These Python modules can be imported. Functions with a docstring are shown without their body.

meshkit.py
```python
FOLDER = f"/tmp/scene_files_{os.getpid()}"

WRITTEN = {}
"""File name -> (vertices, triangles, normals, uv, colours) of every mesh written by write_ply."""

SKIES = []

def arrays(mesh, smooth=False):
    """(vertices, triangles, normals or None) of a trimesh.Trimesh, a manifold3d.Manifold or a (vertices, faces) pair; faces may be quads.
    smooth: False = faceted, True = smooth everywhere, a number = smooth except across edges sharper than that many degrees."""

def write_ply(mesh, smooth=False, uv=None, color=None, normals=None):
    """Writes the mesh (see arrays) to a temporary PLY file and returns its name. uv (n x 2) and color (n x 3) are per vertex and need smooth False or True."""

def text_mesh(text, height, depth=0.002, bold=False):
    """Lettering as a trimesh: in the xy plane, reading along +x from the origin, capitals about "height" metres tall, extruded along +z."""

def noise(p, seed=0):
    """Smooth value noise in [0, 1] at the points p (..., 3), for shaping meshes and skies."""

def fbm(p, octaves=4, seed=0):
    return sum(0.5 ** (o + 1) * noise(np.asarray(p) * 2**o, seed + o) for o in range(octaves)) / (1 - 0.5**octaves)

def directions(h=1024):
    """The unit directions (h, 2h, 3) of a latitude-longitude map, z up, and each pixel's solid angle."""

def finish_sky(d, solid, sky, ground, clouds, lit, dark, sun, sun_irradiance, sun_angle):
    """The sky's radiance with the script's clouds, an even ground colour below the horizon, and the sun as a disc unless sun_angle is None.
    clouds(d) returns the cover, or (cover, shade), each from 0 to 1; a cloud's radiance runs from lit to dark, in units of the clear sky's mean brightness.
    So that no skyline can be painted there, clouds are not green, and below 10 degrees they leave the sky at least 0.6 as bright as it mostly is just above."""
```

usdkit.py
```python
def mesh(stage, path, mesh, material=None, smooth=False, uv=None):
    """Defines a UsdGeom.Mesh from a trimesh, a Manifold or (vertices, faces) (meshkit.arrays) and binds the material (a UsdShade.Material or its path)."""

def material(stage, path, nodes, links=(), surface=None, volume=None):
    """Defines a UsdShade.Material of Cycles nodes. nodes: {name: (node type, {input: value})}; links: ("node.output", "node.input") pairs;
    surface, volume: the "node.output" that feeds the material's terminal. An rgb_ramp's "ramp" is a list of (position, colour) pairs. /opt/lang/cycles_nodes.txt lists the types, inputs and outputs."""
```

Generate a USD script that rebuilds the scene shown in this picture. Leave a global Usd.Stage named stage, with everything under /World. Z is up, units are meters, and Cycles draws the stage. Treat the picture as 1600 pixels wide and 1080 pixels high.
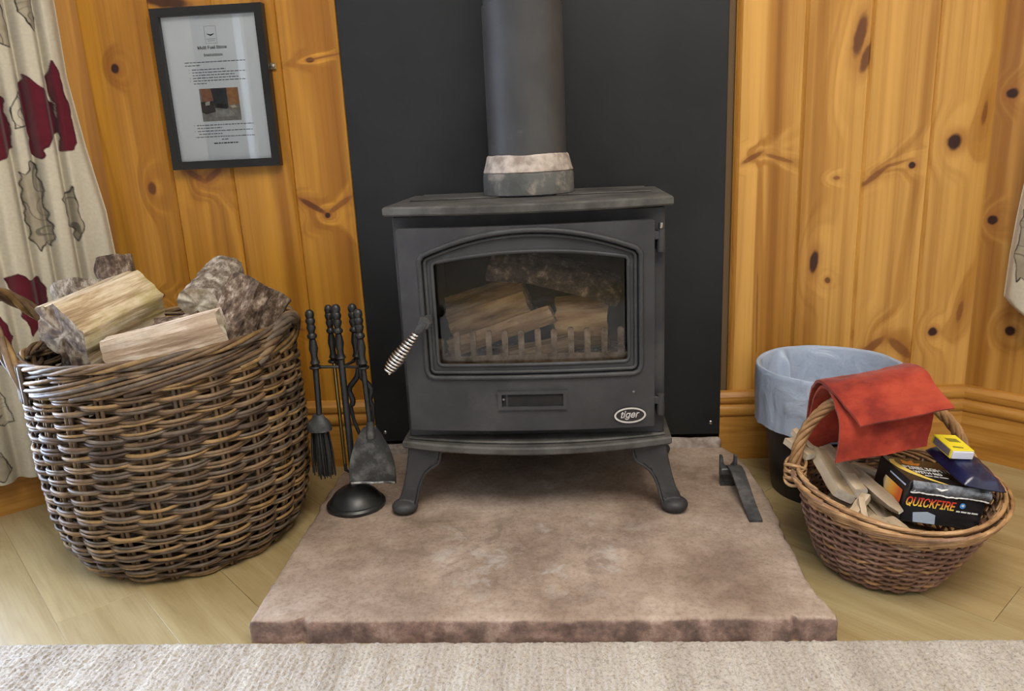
import math, random
import numpy as np, trimesh, usdkit, meshkit, manifold3d
from shapely.geometry import Polygon, Point, LineString
from shapely import affinity
from pxr import Usd, UsdGeom, UsdLux, UsdShade, Gf, Sdf, Vt

stage = Usd.Stage.CreateInMemory()
UsdGeom.SetStageUpAxis(stage, 'Z'); UsdGeom.SetStageMetersPerUnit(stage, 1.0)
UsdGeom.Xform.Define(stage, '/World')
rnd = random.Random(7); rng = np.random.default_rng(11)
PI = math.pi; R2 = math.sqrt(2)

# ------------------------------------------------------------------ camera, lights, exposure
def make_camera():
    yaw, pitch, roll = np.radians([3.85, 14.75, -2.72])
    f = np.array([-math.sin(yaw)*math.cos(pitch), math.cos(yaw)*math.cos(pitch), -math.sin(pitch)])
    r = np.array([math.cos(yaw), math.sin(yaw), 0]); u = np.cross(r, f)
    r2, u2 = math.cos(roll)*r+math.sin(roll)*u, -math.sin(roll)*r+math.cos(roll)*u
    eye = (0, 0, .72)
    cam = UsdGeom.Camera.Define(stage, '/World/camera')
    cam.AddTransformOp().Set(Gf.Matrix4d(*[float(x) for x in (*r2, 0, *u2, 0, *(-f), 0, *eye, 1)]))
    cam.CreateFocalLengthAttr(27.0); cam.CreateHorizontalApertureAttr(36.0); cam.CreateVerticalApertureAttr(24.3)
    cam.CreateClippingRangeAttr(Gf.Vec2f(.02, 100)); cam.CreateExposureAttr(0.14)
make_camera()

def rect_light(name, loc, rot, w, h, inten, col):
    l = UsdLux.RectLight.Define(stage, '/World/'+name)
    l.AddTranslateOp().Set(Gf.Vec3d(*loc)); l.AddRotateXYZOp().Set(Gf.Vec3f(*rot))
    l.CreateWidthAttr(w); l.CreateHeightAttr(h); l.CreateIntensityAttr(inten); l.CreateColorAttr(Gf.Vec3f(*col))
rect_light('ceiling_lamp_light', (.30, .0, 2.24), (0, 0, 0), 1.1, 1.1, 12.5, (1.0, .91, .79))
rect_light('daylight', (-1.665, 1.132, 1.045), (0, -90, -45), 1.75, .95, 50.0, (.58, .72, 1.0))      # outside window 1, in the left angled wall
rect_light('daylight_far', (-2.12, -2.0, 1.15), (0, -90, 0), 1.7, 1.4, 14.0, (.66, .78, 1.0))     # outside window 2, further back on the left
dome = UsdLux.DomeLight.Define(stage, '/World/sky'); dome.CreateIntensityAttr(.6); dome.CreateColorAttr(Gf.Vec3f(.75, .86, 1.0))

# ------------------------------------------------------------------ naming helpers
_used = {}
def numbered(parent, name):
    k = (parent, name); n = _used.get(k, 0); _used[k] = n+1
    return f'{parent}/{name}' if n == 0 else f'{parent}/{name}_{n:03d}'
def setdata(prim, label=None, cat=None, group=None, kind=None):
    for k, v in (('label', label), ('category', cat), ('group', group), ('kind', kind)):
        if v: prim.SetCustomDataByKey(k, v)
def thing(name, label=None, cat=None, loc=(0, 0, 0), rot=(0, 0, 0), group=None, kind=None, mat4=None):
    p = numbered('/World', name)
    x = UsdGeom.Xform.Define(stage, p)
    if mat4 is not None:
        x.AddTransformOp().Set(Gf.Matrix4d(*[float(v) for v in np.asarray(mat4).T.ravel()]))
    else:
        x.AddTranslateOp().Set(Gf.Vec3d(*map(float, loc)))
        if any(rot): x.AddRotateXYZOp().Set(Gf.Vec3f(*map(float, rot)))
    setdata(x.GetPrim(), label, cat, group, kind)
    return p
def part(parent, name, mesh, m, smooth=30, label=None, kind=None):
    p = numbered(parent, name)
    g = usdkit.mesh(stage, p, mesh, m, smooth)
    setdata(g.GetPrim(), label=label, kind=kind)
    return p
def single(name, mesh, m, label=None, cat=None, smooth=30, group=None, kind=None):
    p = part('/World', name, mesh, m, smooth); setdata(stage.GetPrimAtPath(p), label, cat, group, kind); return p

# ------------------------------------------------------------------ mesh helpers
cat_ = trimesh.util.concatenate
def T(x, y, z): return trimesh.transformations.translation_matrix((x, y, z))
def Rm(a, ax): return trimesh.transformations.rotation_matrix(math.radians(a), ax)
def tf(m, M): m = m.copy(); m.apply_transform(M); return m
def box(lo, hi, bev=.0015):
    lo, hi = np.minimum(lo, hi).astype(float), np.maximum(lo, hi).astype(float); b = min(bev, .45*float((hi-lo).min()))
    if b <= 0: return tf(trimesh.creation.box(hi-lo), T(*((lo+hi)/2)))
    P = []
    for sx in (0, 1):
        for sy in (0, 1):
            for sz in (0, 1):
                s = np.array([sx, sy, sz]); c = np.where(s, hi, lo); d = np.where(s, -b, b)
                for k in range(3):
                    q = c+d; q[k] = c[k]; P.append(q)
    return trimesh.convex.convex_hull(np.array(P))
def tube(P, rad, sides=8, cap=True, closed=False):
    P = np.asarray(P, float); n = len(P); rad = np.broadcast_to(np.asarray(rad, float), (n,))
    t = (np.roll(P, -1, 0)-np.roll(P, 1, 0)) if closed else np.gradient(P, axis=0)
    t /= np.linalg.norm(t, axis=1, keepdims=True)+1e-12
    a = np.cross(t[0], [0, 0, 1.] if abs(t[0][2]) < .9 else [1., 0, 0]); a /= np.linalg.norm(a); A = []
    for i in range(n):
        a = a-t[i]*(a@t[i]); a /= np.linalg.norm(a)+1e-12; A.append(a)
    A = np.array(A); B = np.cross(t, A); g = np.arange(sides)*2*PI/sides
    V = (P[:, None]+rad[:, None, None]*(np.cos(g)[None, :, None]*A[:, None]+np.sin(g)[None, :, None]*B[:, None])).reshape(-1, 3)
    F = []; m = n if closed else n-1
    for i in range(m):
        k = (i+1) % n
        for j in range(sides):
            j2 = (j+1) % sides; F += [(i*sides+j, i*sides+j2, k*sides+j2), (i*sides+j, k*sides+j2, k*sides+j)]
    if cap and not closed:
        V = np.vstack([V, P[0], P[-1]]); c0, c1 = n*sides, n*sides+1
        for j in range(sides):
            j2 = (j+1) % sides; F += [(c0, j2, j), (c1, (n-1)*sides+j, (n-1)*sides+j2)]
    return trimesh.Trimesh(V, np.array(F), process=False)
def lathe(prof, n=40):
    prof = np.array(prof, float); g = np.arange(n)*2*PI/n; k = len(prof)
    V = np.stack([prof[:, None, 0]*np.cos(g), prof[:, None, 0]*np.sin(g), np.repeat(prof[:, 1:2], n, 1)], -1).reshape(-1, 3); F = []
    for i in range(k-1):
        for j in range(n):
            j2 = (j+1) % n; a, b, c, d = i*n+j, i*n+j2, (i+1)*n+j2, (i+1)*n+j
            if prof[i, 0] > 1e-7: F.append((a, b, c)) if prof[i+1, 0] > 1e-7 else F.append((a, b, c))
            if prof[i+1, 0] > 1e-7: F.append((a, c, d))
    m = trimesh.Trimesh(V, np.array(F), process=False); return m
def refine(m, length):
    m = trimesh.Trimesh(m.vertices, m.faces)
    q = manifold3d.Manifold(manifold3d.Mesh(m.vertices.astype(np.float32), m.faces.astype(np.uint32))).refine_to_length(length).to_mesh()
    return trimesh.Trimesh(q.vert_properties[:, :3], q.tri_verts)
def prism(poly, h, sub=0):
    """poly in (x, z); extruded along -y from y=0 to y=-h (front faces the camera)."""
    poly = poly if isinstance(poly, Polygon) else Polygon(poly)
    m = trimesh.creation.extrude_polygon(poly, h, engine='earcut')
    m.apply_transform(Rm(90, (1, 0, 0)))
    if sub:
        m = refine(m, sub)
    return m
def flat(poly, h): return trimesh.creation.extrude_polygon(poly if isinstance(poly, Polygon) else Polygon(poly), h, engine='earcut')
def grid_closed(F3, B3):
    """Closed sheet from two (n, m, 3) grids, front and back."""
    n, m = F3.shape[:2]; V = np.vstack([F3.reshape(-1, 3), B3.reshape(-1, 3)]); N = n*m; Fs = []
    i, j = np.meshgrid(np.arange(n-1), np.arange(m-1), indexing='ij'); a = (i*m+j).ravel(); b, c, d = a+1, a+m+1, a+m
    Fs += [np.stack([a, b, c], 1), np.stack([a, c, d], 1), np.stack([a, c, b], 1)+N, np.stack([a, d, c], 1)+N]
    for line in (np.arange(m), np.arange(m)+(n-1)*m, np.arange(n)*m, np.arange(n)*m+m-1):
        p, q = line[:-1], line[1:]; Fs += [np.stack([p, q, q+N], 1), np.stack([p, q+N, p+N], 1)]
    t = trimesh.Trimesh(V, np.vstack(Fs), process=False)
    return t
def text(s, h, depth=.0006, bold=True, shear=0, cx=None):
    m = meshkit.text_mesh(s, h, depth, bold)
    if shear: m.vertices[:, 0] += shear*m.vertices[:, 1]
    if cx is not None: m.vertices[:, 0] += cx-m.bounds[:, 0].mean()
    return m
FACE = Rm(90, (1, 0, 0))   # lettering in xy -> upright, facing -y
def frame_from(p0, p1, roll=0, up=(0, 0, 1)):
    """4x4: origin p0, x towards p1, z near up."""
    p0, p1 = np.array(p0, float), np.array(p1, float); x = (p1-p0)/np.linalg.norm(p1-p0)
    y = np.cross(up, x); y /= np.linalg.norm(y); z = np.cross(x, y); M = np.eye(4)
    c, s = math.cos(math.radians(roll)), math.sin(math.radians(roll))
    M[:3, 0], M[:3, 1], M[:3, 2], M[:3, 3] = x, c*y+s*z, -s*y+c*z, p0
    return M

# ------------------------------------------------------------------ materials
_nm = [0]
def mat(name, nodes, links, surface='p.BSDF'):
    _nm[0] += 1
    return usdkit.material(stage, f'/World/Looks/{name}_{_nm[0]}', nodes, links, surface)
def plain(name, col, rough=.5, metallic=0, **kw):
    return mat(name, {'p': ('principled_bsdf', dict(base_color=col, roughness=rough, metallic=metallic, **kw))}, [])
def noisy(name, ramp, scale=10, stretch=(1, 1, 1), detail=6, nrough=.6, rough=.5, bump=.2, bscale=None, bdist=.003, metallic=0, spec=.5, distort=0, second=None, **kw):
    ramp = [(.5+(p-.5)*.62, c) for p, c in ramp]
    nodes = {'tc': ('texture_coordinate', {}), 'mp': ('mapping', {'scale': stretch}),
             'n': ('noise_texture', {'scale': scale, 'detail': detail, 'roughness': nrough, 'distortion': distort}),
             'r': ('rgb_ramp', {'ramp': ramp}),
             'n2': ('noise_texture', {'scale': bscale or scale*3, 'detail': 5.0, 'roughness': .6}),
             'b': ('bump', {'strength': bump, 'distance': bdist}),
             'p': ('principled_bsdf', dict(roughness=rough, metallic=metallic, specular_ior_level=spec, **kw))}
    links = [('tc.object', 'mp.vector'), ('mp.vector', 'n.vector'), ('mp.vector', 'n2.vector'), ('n.fac', 'r.fac'), ('n2.fac', 'b.height'), ('b.normal', 'p.normal')]
    col = 'r.color'
    if second:   # (ramp as mask 0..1, scale, colour): patches of another colour
        mask, sc, c2 = second
        nodes.update({'n3': ('noise_texture', {'scale': sc, 'detail': 6.0, 'roughness': .65}), 'r3': ('rgb_ramp', {'ramp': mask}), 'mx': ('mix_color', {'b': c2})})
        links += [('tc.object', 'n3.vector'), ('n3.fac', 'r3.fac'), ('r3.color', 'mx.fac'), ('r.color', 'mx.a')]; col = 'mx.result'
    links.append((col, 'p.base_color'))
    return mat(name, nodes, links)
def pine(marks=(), seed=0, light=(.52, .27, .065), dark=(.36, .15, .026)):
    """Varnished pine with grain along z; marks = (x, z, rx, rz, angle, strength) knots in the wall's own coordinates."""
    N = {'tc': ('texture_coordinate', {}), 'sx': ('separate_xyz', {}),
         'off': ('vector_math', {'math_type': 'add', 'vector2': (seed*3.17, seed*1.3, seed*7.9)}),
         'm1': ('mapping', {'scale': (3.5, 1, .55)}), 'low': ('noise_texture', {'scale': 1.6, 'detail': 2.0}),
         'm2': ('mapping', {'scale': (130, 1, 2.2)}), 'fine': ('noise_texture', {'scale': 1.0, 'detail': 4.0, 'roughness': .6}),
         'u0': ('math', {'math_type': 'multiply_add', 'value2': 16.0, 'value3': seed*4.1}),
         'u1': ('math', {'math_type': 'multiply_add', 'value2': 3.2}),
         'm3': ('combine_xyz', {}),
         'ring': ('noise_texture', {'dimensions': '3D', 'scale': 1.0, 'detail': 2.5, 'roughness': .55}),
         'rr': ('rgb_ramp', {'ramp': [(.36, dark), (.46, tuple(.4*a+.6*b for a, b in zip(light, dark))), (.53, light), (.66, tuple(1.10*a for a in light))]}),
         'm4': ('mapping', {'scale': (26, 1, .22)}), 'band': ('noise_texture', {'scale': 1.0, 'detail': 3.0, 'roughness': .55}), 'br': ('rgb_ramp', {'ramp': [(.36, (.70, .60, .46)), (.47, (.97, .95, .92)), (.60, (1.10, 1.10, 1.12))]}), 'mulb': ('mix_color', {'blend_type': 'multiply', 'fac': .8, 'use_clamp_result': False}),
         'fr': ('rgb_ramp', {'ramp': [(.25, (.80, .74, .66)), (.5, (1, 1, 1)), (.8, (1.05, 1.05, 1.05))]}),
         'mul': ('mix_color', {'blend_type': 'multiply', 'fac': .8}),
         'b': ('bump', {'strength': .06, 'distance': .001}),
         'p': ('principled_bsdf', {'roughness': .42, 'specular_ior_level': .35})}
    L = [('tc.object', 'sx.vector'), ('tc.object', 'off.vector1'), ('off.vector', 'm1.vector'), ('m1.vector', 'low.vector'), ('off.vector', 'm2.vector'), ('m2.vector', 'fine.vector'),
         ('sx.x', 'u0.value1'), ('low.fac', 'u1.value1'), ('u0.value', 'u1.value3')]
    u = 'u1.value'
    for i, (x, z, rx, rz, ang, st) in enumerate(marks):
        N[f'km{i}'] = ('mapping', {'mapping_type': 'texture', 'location': (x, 0, z), 'rotation': (0, math.radians(ang), 0), 'scale': (rx, 1000, rz)})
        N[f'kn{i}'] = ('noise_texture', {'scale': 60.0, 'detail': 2.0})
        N[f'kl{i}'] = ('vector_math', {'math_type': 'length'})
        N[f'ka{i}'] = ('math', {'math_type': 'multiply_add', 'value2': .5, 'value3': 0.0})
        N[f'ks{i}'] = ('math', {'math_type': 'add'})
        N[f'kg{i}'] = ('map_range', {'range_type': 'smoothstep', 'from_min': 6.0, 'from_max': .5, 'to_min': 0.0, 'to_max': .8 * (1 if rx*rz < 4e-4 else .6), 'clamp': True})
        N[f'ku{i}'] = ('math', {'math_type': 'add'})
        L += [('tc.object', f'km{i}.vector'), (f'km{i}.vector', f'kl{i}.vector1'), ('tc.object', f'kn{i}.vector'), (f'kn{i}.fac', f'ka{i}.value1'), (f'ka{i}.value', f'ks{i}.value2'), (f'kl{i}.value', f'ks{i}.value1'),
              (f'kl{i}.value', f'kg{i}.value'), (f'kg{i}.result', f'ku{i}.value1'), (u, f'ku{i}.value2')]
        u = f'ku{i}.value'
    N['zz'] = ('math', {'math_type': 'multiply', 'value2': .12})
    L += [(u, 'm3.x'), ('sx.z', 'zz.value1'), ('zz.value', 'm3.z'), ('m3.vector', 'ring.vector'), ('ring.fac', 'rr.fac'), ('fine.fac', 'fr.fac'), ('rr.color', 'mul.a'), ('fr.color', 'mul.b'), ('off.vector', 'm4.vector'), ('m4.vector', 'band.vector'), ('band.fac', 'br.fac'), ('mul.result', 'mulb.a'), ('br.color', 'mulb.b')]
    c = 'mulb.result'
    for i, (x, z, rx, rz, ang, st) in enumerate(marks):
        dk = (.035, .010, .005) if st >= .9 else (.085, .024, .008) if st >= .8 else (.16, .050, .010)
        for nm, a0, a1, colr, s2 in (('h', 2.8, .8, (.30, .105, .018), .6*st), ('d', 1.5, .95, dk, st)):
            N[f'{nm}m{i}'] = ('map_range', {'range_type': 'smoothstep', 'from_min': a0, 'from_max': a1, 'to_min': 0.0, 'to_max': s2, 'clamp': True})
            N[f'{nm}x{i}'] = ('mix_color', {'b': colr})
            L += [(f'ks{i}.value', f'{nm}m{i}.value'), (f'{nm}m{i}.result', f'{nm}x{i}.fac'), (c, f'{nm}x{i}.a')]; c = f'{nm}x{i}.result'
    L += [(c, 'p.base_color'), ('fine.fac', 'b.height'), ('b.normal', 'p.normal')]
    return mat('pine', N, L)

# ------------------------------------------------------------------ the room
PITCH = .1325; H = 2.3; TH = .014
def board_mesh(x0, x1, z0, z1, y0=0.0, lc=False, rc=False):
    """one tongue-and-groove board: chamfered V edges towards -y, bead line beside the joint"""
    c, d = .0045, .005
    P = [(x0, y0+TH), (x0, y0+d), (x0+c, y0), (x1-c, y0), (x1, y0+d), (x1, y0+TH)]
    if lc: P[0:3] = [(x0-TH*t8, y0+TH), (x0, y0)]      # mitred into the corner
    if rc: P[-3:] = [(x1, y0), (x1+TH*t8, y0+TH)]
    m = trimesh.creation.extrude_polygon(Polygon(P), z1-z0, engine='earcut'); m.apply_translation((0, 0, z0)); return m
t8 = math.tan(PI/8)
OR_L, OR_D = (.48, .225, .026), (.31, .125, .011)       # left boards toned deeper: the dimmer light there is put into the colour
YE_L, YE_D = (.56, .300, .070), (.37, .165, .026)
plain_pine = [pine(seed=40+i, light=YE_L, dark=YE_D) for i in range(3)]
shaded_pine = [pine(seed=50+i, light=OR_L, dark=OR_D) for i in range(2)]

wb = thing('wall_back', loc=(0, 1.67, 0), kind='structure')
LB = [(-.985, -.836, [(-.924, .91, .009, .010, 0, 1), (-.886, .66, .009, .014, 0, .85), (-.902, .422, .006, .006, 0, .8), (-.861, .414, .006, .007, 0, .9)]),
      (-.836, -.702, [(-.785, .683, .027, .007, 35, .75), (-.745, .683, .026, .007, -35, .75), (-.795, 1.035, .05, .012, 10, .9)]),
      (-.702, -.569, [(-.611, .335, .03, .005, 10, .7)]),
      (-.569, -.4375, [(-.534, .608, .036, .006, 32, .85), (-.472, .608, .034, .006, -32, .7), (-.502, .586, .006, .006, 0, 1), (-.505, .906, .009, .005, 0, .9), (-.474, .911, .032, .0022, -8, .6)])]
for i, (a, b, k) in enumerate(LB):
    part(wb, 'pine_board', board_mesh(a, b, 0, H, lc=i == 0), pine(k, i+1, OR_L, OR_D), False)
RB = [(.3685, .376, []), (.376, .506, [(.407, .668, .024, .005, -28, .75), (.462, .664, .03, .004, 18, .6), (.428, .33, .0022, .10, -1, .55)]),
      (.506, .634, [(.61, .895, .011, .04, 10, .85), (.626, .853, .010, .03, 18, .8), (.544, .445, .009, .024, 5, .95), (.575, .403, .006, .007, 0, .8), (.581, .619, .007, .004, 0, .7)]),
      (.634, .766, [(.659, .62, .034, .006, -38, .75), (.700, .643, .022, .003, -15, .5), (.732, .638, .007, .007, 0, 1), (.678, .252, .034, .009, -40, .75), (.738, .248, .034, .010, 42, .75)]),
      (.766, .884, [(.812, .681, .014, .016, 0, 1), (.805, .281, .010, .010, 0, 1), (.866, .734, .005, .022, 4, .7), (.858, .325, .006, .022, 8, .6)])]
for i, (a, b, k) in enumerate(RB):
    part(wb, 'pine_board', board_mesh(a, b, 0, H, rc=i == 4), pine(k, i+11, YE_L, YE_D), False)

part(wb, 'backing_sheet', box((-.45, .0145, 0), (.39, .03, H), 0), plain('plasterboard', (.16, .10, .05), .9), False)

def diag_wall(name, corner, rz, n, mats, flip):
    w = thing(name, loc=(*corner, 0), rot=(0, 0, rz), kind='structure')
    for i in range(n):
        a, b = (i*PITCH, (i+1)*PITCH) if not flip else (-(i+1)*PITCH, -i*PITCH)
        for z0, z1 in (((0, .17), (1.92, H)) if flip and 3 <= i <= 9 else ((0, H),)):      # the left wall has a window opening
            part(w, 'pine_board', board_mesh(a, b, z0, z1, lc=(not flip and i == 0), rc=(flip and i == 0)), mats[i % len(mats)], False)
    return w
kr = pine([(.029, .77, .011, .010, 0, 1), (.019, .52, .010, .010, 0, 1), (.075, .292, .010, .010, 0, 1)], 21, YE_L, YE_D)
diag_wall('wall_right', (.884, 1.67), -45, 1, [kr], False)
w2 = '/World/wall_right'
for i in range(1, 11): part(w2, 'pine_board', board_mesh(i*PITCH, (i+1)*PITCH, 0, H), plain_pine[i % 3], False)
diag_wall('wall_left', (-.985, 1.67), 45, 11, shaded_pine, True)
wall_paint = plain('cream_paint', (.62, .57, .49), .8)
XL, YD = -.985-11*PITCH/R2, 1.67-11*PITCH/R2; XR = .884+11*PITCH/R2
YF = -4.6
sw = trimesh.boolean.difference([box((XL-.1, YF, 0), (XL, YD, H), 0), box((XL-.2, -2.825, .25), (XL+.1, -1.175, 2.05), 0)], engine='manifold')
single('wall_left_side', sw, wall_paint, kind='structure', smooth=False)
single('wall_right_side', box((XR, YF, 0), (XR+.1, YD, H), 0), wall_paint, kind='structure', smooth=False)
single('wall_front', box((XL-.1, YF-.1, 0), (XR+.1, YF, H), 0), plain('brown_wall', (.26, .19, .12), .8), kind='structure', smooth=False)
single('ceiling', box((XL-.1, YF-.1, H), (XR+.1, 1.8, H+.06), 0), plain('ceiling_paint', (.78, .75, .69), .8), kind='structure', smooth=False)
pane_mat = mat('pane', {'t': ('transparent_bsdf', {'color': (.97, .98, .98)}), 'g': ('glossy_bsdf', {'color': (1, 1, 1), 'roughness': .02}), 'f': ('fresnel', {'IOR': 1.5}), 'm': ('mix_closure', {})},
               [('f.fac', 'm.fac'), ('t.BSDF', 'm.closure1'), ('g.BSDF', 'm.closure2')], 'm.closure')
wf = plain('window_white', (.7, .7, .68), .4)
def make_window(name, loc, rz, w, h):
    wn = thing(name, loc=loc, rot=(0, 0, rz), kind='structure')      # local y along the wall, x through it
    for y0, y1, z0, z1 in ((-w/2, w/2, 0, .05), (-w/2, w/2, h-.05, h), (-w/2, -w/2+.05, .05, h-.05), (w/2-.05, w/2, .05, h-.05), (-.025, .025, .05, h-.05)):
        part(wn, 'window_frame', box((-.03, y0, z0), (.03, y1, z1), .002), wf)
    for y0, y1 in ((-w/2+.05, -.025), (.025, w/2-.05)): part(wn, 'pane', box((-.003, y0, .05), (.003, y1, h-.05), 0), pane_mat, False)
make_window('window_2', (XL-.05, -2.0, .25), 0, 1.65, 1.8)
sm = 6.5*PITCH
make_window('window_1', (-.985-sm/R2-.045/R2, 1.67-sm/R2+.045/R2, .17), -45, 7*PITCH, 1.75)
lamp = thing('ceiling_lamp', 'square white ceiling light panel above the stove hearth', 'lamp', (.30, .0, 2.3))
part(lamp, 'housing', box((-.57, -.57, -.04), (.57, .57, 0), .004), wf)

# floor: laminate planks laid parallel to the right-hand angled wall
fl = thing('floor', kind='structure', rot=(0, 0, -45))
single('floor_base', box((-2.2, YF-.1, -.06), (2.1, 1.85, -.0125), 0), plain('subfloor', (.2, .15, .1), .9), kind='structure', smooth=False)
single('floor_carpet', box((XL, YF, -.012), (XR, -1.19, .004), 0), plain('hall_carpet', (.30, .25, .19), .95), kind='structure', smooth=False)
def oak(seed):
    k = 1+.035*math.sin(seed*2.3); w = 1+.02*math.sin(seed*5.1)
    a, b, c = [(x*k*w, y*k, z*k/w) for x, y, z in ((.39, .305, .155), (.345, .262, .122), (.27, .195, .084))]
    N = {'tc': ('texture_coordinate', {}), 'off': ('vector_math', {'math_type': 'add', 'vector2': (seed*2.7, seed*1.9, 0)}),
         'm1': ('mapping', {'scale': (1.6, 16, 1)}), 'n1': ('noise_texture', {'scale': 1.5, 'detail': 5.0, 'roughness': .6, 'distortion': .6}),
         'm2': ('mapping', {'scale': (9, 260, 1)}), 'n2': ('noise_texture', {'scale': 1.0, 'detail': 3.0}),
         'r': ('rgb_ramp', {'ramp': [(.28, c), (.44, b), (.6, a), (.8, tuple(1.1*x for x in a))]}), 'r2': ('rgb_ramp', {'ramp': [(.3, (.86, .83, .78)), (.55, (1, 1, 1))]}),
         'mx': ('mix_color', {'blend_type': 'multiply', 'fac': .7}), 'p': ('principled_bsdf', {'roughness': .36, 'specular_ior_level': .55})}
    L = [('tc.object', 'off.vector1'), ('off.vector', 'm1.vector'), ('off.vector', 'm2.vector'), ('m1.vector', 'n1.vector'), ('m2.vector', 'n2.vector'), ('n1.fac', 'r.fac'), ('n2.fac', 'r2.fac'), ('r.color', 'mx.a'), ('r2.color', 'mx.b'), ('mx.result', 'p.base_color')]
    return mat('oak_laminate', N, L)
oaks = [oak(i+1) for i in range(5)]
room_poly = Polygon([(-.985, 1.69), (.884, 1.69), (XR+.01, YD+.02), (XR+.01, -1.2), (XL-.01, -1.2), (XL-.01, YD+.02)])
rp = affinity.rotate(room_poly, 45, origin=(0, 0)); c45 = math.cos(PI/4)
x0, y0, x1, y1 = rp.bounds; PW = .128; j = 0; yy = y0
while yy < y1:
    xx = x0-.1-((j*.47) % 1.2); q = 0
    while xx < x1:
        cell = Polygon([(xx, yy), (xx+1.2, yy), (xx+1.2, yy+PW), (xx, yy+PW)]).intersection(rp)
        if cell.area > 4e-3:
            bl, bh = cell.bounds[:2], cell.bounds[2:]
            if abs(cell.area-(bh[0]-bl[0])*(bh[1]-bl[1])) < 1e-4: m = box((bl[0]+.0001, bl[1]+.0001, -.012), (bh[0]-.0001, bh[1]-.0001, 0), .0004)
            else: m = tf(flat(cell.buffer(-.0003), .012), T(0, 0, -.012))
            part(fl, 'floor_plank', m, oaks[(j*3+q*2) % 5], False)
        xx += 1.2; q += 1
    yy += PW; j += 1

# baseboards: double-bead moulding
base_mat = pine(seed=31, light=(.56, .30, .075), dark=(.45, .21, .04))
def base_profile(n=6):
    P = [(0, 0), (.016, 0), (.016, .098), (.0145, .101), (.0145, .103)]
    P += [(.0145+.0055*math.sin(a), .115-.012*math.cos(a)) for a in np.linspace(.15, PI-.15, n)]
    P += [(.0125, .1285), (.0125, .131)]
    P += [(.0125+.005*math.sin(a), .144-.012*math.cos(a)) for a in np.linspace(.2, PI*.62, n)]
    P += [(.009, .158), (0, .160)]
    return P
def baseboard(name, a, b, ma=0, mb=0, rotz=None, mtl=None):
    """from a to b (xy, room on the right-hand side when walking a->b is -normal); ma/mb: mitre shift per unit depth"""
    a, b = np.array(a, float), np.array(b, float); d = (b-a)/np.linalg.norm(b-a); n = np.array([d[1], -d[0]])
    prof = base_profile(); k = len(prof); V = []
    for p, ms, sg in ((a, ma, 1), (b, mb, -1)):
        for dep, z in prof:
            q = p+n*dep+d*sg*ms*dep; V.append((*q, z))
    F = [(i, (i+1) % k, k+(i+1) % k) for i in range(k)]+[(i, k+(i+1) % k, k+i) for i in range(k)]
    tri = trimesh.creation.triangulate_polygon(Polygon(prof), engine='earcut')[1]
    F += [tuple(t[::-1]) for t in tri]+[tuple(t+k) for t in tri]
    m = trimesh.Trimesh(np.array(V), np.array(F), process=False); m.fix_normals()
    return single(name, m, mtl or base_mat, kind='structure', smooth=35)
bm_h = mat('pine_baseboard', {'tc': ('texture_coordinate', {}), 'm1': ('mapping', {'scale': (2.5, 2.5, 45)}), 'n': ('noise_texture', {'scale': 1.6, 'detail': 5.0, 'distortion': .8}),
     'r': ('rgb_ramp', {'ramp': [(.3, (.34, .145, .022)), (.5, (.46, .215, .038)), (.7, (.54, .28, .065))]}), 'p': ('principled_bsdf', {'roughness': .4, 'specular_ior_level': .4})},
     [('tc.object', 'm1.vector'), ('m1.vector', 'n.vector'), ('n.fac', 'r.fac'), ('r.color', 'p.base_color')])
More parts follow.
